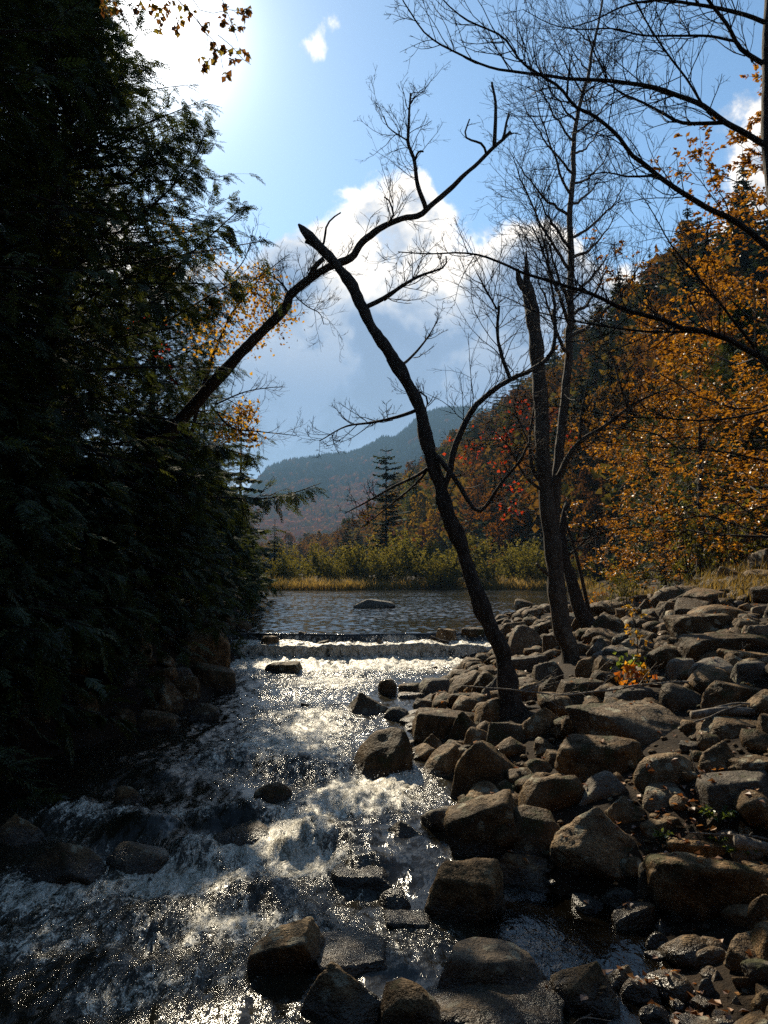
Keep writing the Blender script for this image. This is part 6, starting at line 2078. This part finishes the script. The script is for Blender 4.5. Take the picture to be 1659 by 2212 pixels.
# ------------------------------------------------------------------ the far mountain and its woods
MD = 1700.0
rp = [(-900, 1100), (0, 1090), (300, 1095), (450, 1090), (520, 1075), (548, 1048), (578, 1006), (620, 992), (660, 986), (700, 980), (740, 976), (765, 972), (800, 958), (828, 938), (850, 944), (880, 920), (905, 893), (950, 878), (1000, 876), (1060, 884), (1150, 890), (1300, 905), (1700, 950), (2600, 1100)]
rx = np.array([at(px, py, MD)[0] for px, py in rp])
rz_ = np.array([at(px, py, MD)[2] for px, py in rp])
mu = np.linspace(-1100, 1300, 240)
mv = np.linspace(560, 2500, 150)
MX, MY = np.meshgrid(mu, mv)
top = np.interp(MX * MD / np.maximum(MY, 900) * 0.6 + MX * 0.4, rx, rz_)
prof = np.where(MY < MD, np.interp(MY, [560, 700, 900, 1300, MD], [0, 0.05, 0.20, 0.58, 1.0]), np.interp(MY, [MD, 2500], [1.0, 0.35]))
MZ = 1.5 + (top - 8) * prof + 26 * fbm(np.stack([MX, MY, 0 * MX], -1) * 0.0045, 5, 15) * np.sin(np.clip(prof, 0, 1) * math.pi) ** 0.7
MZ = np.where(MY < 570, -4, MZ)
m, t, out = mat('mountain_forest_floor')
P_ = pos_node(t)
sp_ = t.n('ShaderNodeSeparateXYZ')
t.put(sp_.inputs[0], P_)
a = t.noise(P_, 0.012, 6.0, 0.65)
b = t.noise(P_, 0.09, 5.0, 0.7)
hgt = t.mr(sp_.outputs[2], 40.0, 170.0, 0.22, -0.26, smooth=False)
c = t.ramp(t.m('ADD', t.m('ADD', t.m('MULTIPLY', a, 0.6), t.m('MULTIPLY', b, 0.4)), hgt), [(0.36, (0.012, 0.020, 0.014)), (0.50, (0.040, 0.040, 0.020)), (0.60, (0.15, 0.070, 0.022)), (0.74, (0.26, 0.11, 0.03))])
principled(t, out, c, 0.95, t.bump(b, 1.0, 6.0), 0.0)
nx = len(mu)
ii, jj = np.meshgrid(np.arange(nx - 1), np.arange(len(mv) - 1))
a0 = (jj * nx + ii).ravel()
o = link('mountain', mesh('mountain', np.stack([MX, MY, MZ], -1).reshape(-1, 3), np.stack([a0, a0 + 1, a0 + nx + 1, a0 + nx], 1), m, True))
tag(o, kind='structure')


def mz(x, y):
    fx = np.clip((x - mu[0]) / (mu[1] - mu[0]), 0, nx - 1.001)
    fy = np.clip((y - mv[0]) / (mv[1] - mv[0]), 0, len(mv) - 1.001)
    i, j = fx.astype(int), fy.astype(int)
    a, b = fx - i, fy - j
    return (MZ[j, i] * (1 - a) + MZ[j, i + 1] * a) * (1 - b) + (MZ[j + 1, i] * (1 - a) + MZ[j + 1, i + 1] * a) * b


rg = np.random.default_rng(801)
N = 15000
ty = 620 + 1120 * rg.uniform(0, 1, N)
tx = (rg.uniform(-0.24, 0.26, N)) * ty
# more along the skyline
n2 = 1500
ty = np.r_[ty, MD + rg.normal(size=n2) * 25]
tx = np.r_[tx, rg.uniform(-330, 260, n2)]
tz = mz(tx, ty)
colr = fbm(np.stack([tx, ty, 0 * tx], -1) * 0.012, 3, 33) + np.interp(tz, [30, 80, 130, 300], [0.42, 0.18, -0.18, -0.55]) + rg.normal(size=len(tx)) * 0.16
is_con = colr < 0.02
# conifers: six-sided cones with a ragged skirt; broadleaves: lumpy crowns
ca = np.arange(6) / 6 * 6.283
cv = np.vstack([np.stack([np.cos(ca), np.sin(ca), 0 * ca], 1), [[0, 0, 1.0]]])
cf = np.array([[k, (k + 1) % 6, 6] for k in range(6)])
idx = np.nonzero(is_con)[0]
n = len(idx)
hh = rg.uniform(6.5, 13, n)
V = cv[None] * np.stack([hh * 0.22, hh * 0.22, hh], 1)[:, None, :]
V[:, :6, :2] *= rg.uniform(0.6, 1.3, (n, 6, 1))
V[:, :6, 2] += rg.uniform(-0.1, 0.12, (n, 6)) * hh[:, None]
V = V + np.stack([tx[idx], ty[idx], tz[idx] - 1], 1)[:, None, :]
F = cf[None] + (np.arange(n) * 7)[:, None, None]
o = link('mountain_conifers', mesh('mountain_conifers', V.reshape(-1, 3), F.reshape(-1, 3), M['conifer'], False, {'tint': np.repeat(rg.uniform(0, 0.6, n), 7)}))
tag(o, 'dark conifers covering the upper slopes of the hazy blue mountain', 'forest', kind='stuff')
idx = np.nonzero(~is_con)[0]
n = len(idx)
iv, fv = ico(1)
sz = rg.uniform(3.0, 5.6, n)
V = iv[None] * np.stack([sz, sz, sz * 1.15], 1)[:, None, :] * rg.uniform(0.65, 1.3, (n, len(iv), 1)) + np.stack([tx[idx], ty[idx], tz[idx] + 2.5], 1)[:, None, :]
F = fv[None] + (np.arange(n) * len(iv))[:, None, None]
m = m_leaf('far_autumn_crowns', [(0.0, (0.12, 0.09, 0.024)), (0.35, (0.29, 0.135, 0.028)), (0.7, (0.36, 0.115, 0.025)), (1.0, (0.34, 0.07, 0.025))], 0.4, 0.6, 0.0)
tone = np.clip(0.45 + 0.9 * fbm(np.stack([tx[idx], ty[idx], 0 * tx[idx]], -1) * 0.02, 2, 44) + rg.normal(size=n) * 0.18, 0, 1)
o = link('mountain_broadleaf_woods', mesh('mountain_broadleaf_woods', V.reshape(-1, 3), F.reshape(-1, 3), m, False, {'tint': np.repeat(tone, len(iv))}))
tag(o, 'rust-orange broadleaf woods on the lower slopes of the hazy mountain', 'forest', kind='stuff')

# ------------------------------------------------------------------ haze: one closed box of air round everything
def haze_box():
    x0, x1, y0, y1, z0, z1_ = -6000, 6000, -3000, 5200, -9.0, 470.0
    V = np.array([[x, y, z] for z in (z0, z1_) for y in (y0, y1) for x in (x0, x1)], float)
    F = np.array([[0, 2, 3, 1], [4, 5, 7, 6], [0, 1, 5, 4], [2, 6, 7, 3], [0, 4, 6, 2], [1, 3, 7, 5]])
    m = bpy.data.materials.new('haze')
    m.use_nodes = True
    t = NT(m.node_tree)
    out = t.n('ShaderNodeOutputMaterial')
    v = t.n('ShaderNodeVolumePrincipled')
    v.inputs['Color'].default_value = (0.36, 0.64, 1.0, 1)
    v.inputs['Density'].default_value = HAZE_DENSITY
    v.inputs['Anisotropy'].default_value = 0.25
    t.put(out.inputs['Volume'], v.outputs[0])
    o = link('haze', mesh('haze', V, F, m))
    tag(o, 'thin blue autumn haze filling the whole valley', 'haze', kind='stuff')


haze_box()

# unseen hemlocks round the viewpoint, added to block skylight from the rock faces
rg = np.random.default_rng(900)
for k in range(13):
    src = (hemA, hemB)[k % 2]
    c = copy_tree(src)
    for ch in list(c.children):
        if ch.name.split('.')[0] == 'bough':
            for q in list(ch.children):
                bpy.data.objects.remove(q)
            bpy.data.objects.remove(ch)
    an = R(100 + 160 * k / 12)              # from the right round behind to the left
    d_ = rg.uniform(8.5, 13)
    x, y = math.sin(an) * d_ + 1.0, math.cos(an) * d_ - 1.0
    c.location = (x, y, max(0.6, gz_(x, y)))
    s = rg.uniform(0.85, 1.15)
    c.scale = (s, s, s)
    c.rotation_euler = (0, 0, rg.uniform(0, 6.28))
    c['label'] = 'unseen hemlock added around the viewpoint to block skylight, outside the picture'
    c['group'] = 'added hemlocks around the viewpoint'

# unseen broadleaf trees over the viewpoint, added to shut out overhead sky
st, wd, (V, F, tn) = leafy(951, 11.5, 5.4, 34, 8, 5, 5, 0.26, 'oak', el=(0.0, 0.7), z0=0.42, trunk_r=0.2, flat=0.4, ll=0.5, rmin=0.015)
src = None
for (x, y), rz in (((-2.6, -2.6), 0.0), ((4.2, -2.2), 2.2), ((0.8, -5.5), 4.0)):
    if src is None:
        o = src = thing('broadleaf_tree', (x, y, 0.8), 'unseen leafy tree added over the viewpoint to block skylight, outside the picture', 'tree', 'added broadleaf trees over the viewpoint')
        part('trunk', *st, M['bark'], o, True, local=True)
        part('branches', *wd, M['twig'], o, local=True)
        part('crown', V, F, M['oak'], o, False, {'tint': tn}, 'stuff', local=True)
    else:
        o = copy_tree(src)
    o.location = (x, y, 0.8)
    o.rotation_euler = (0, 0, rz)
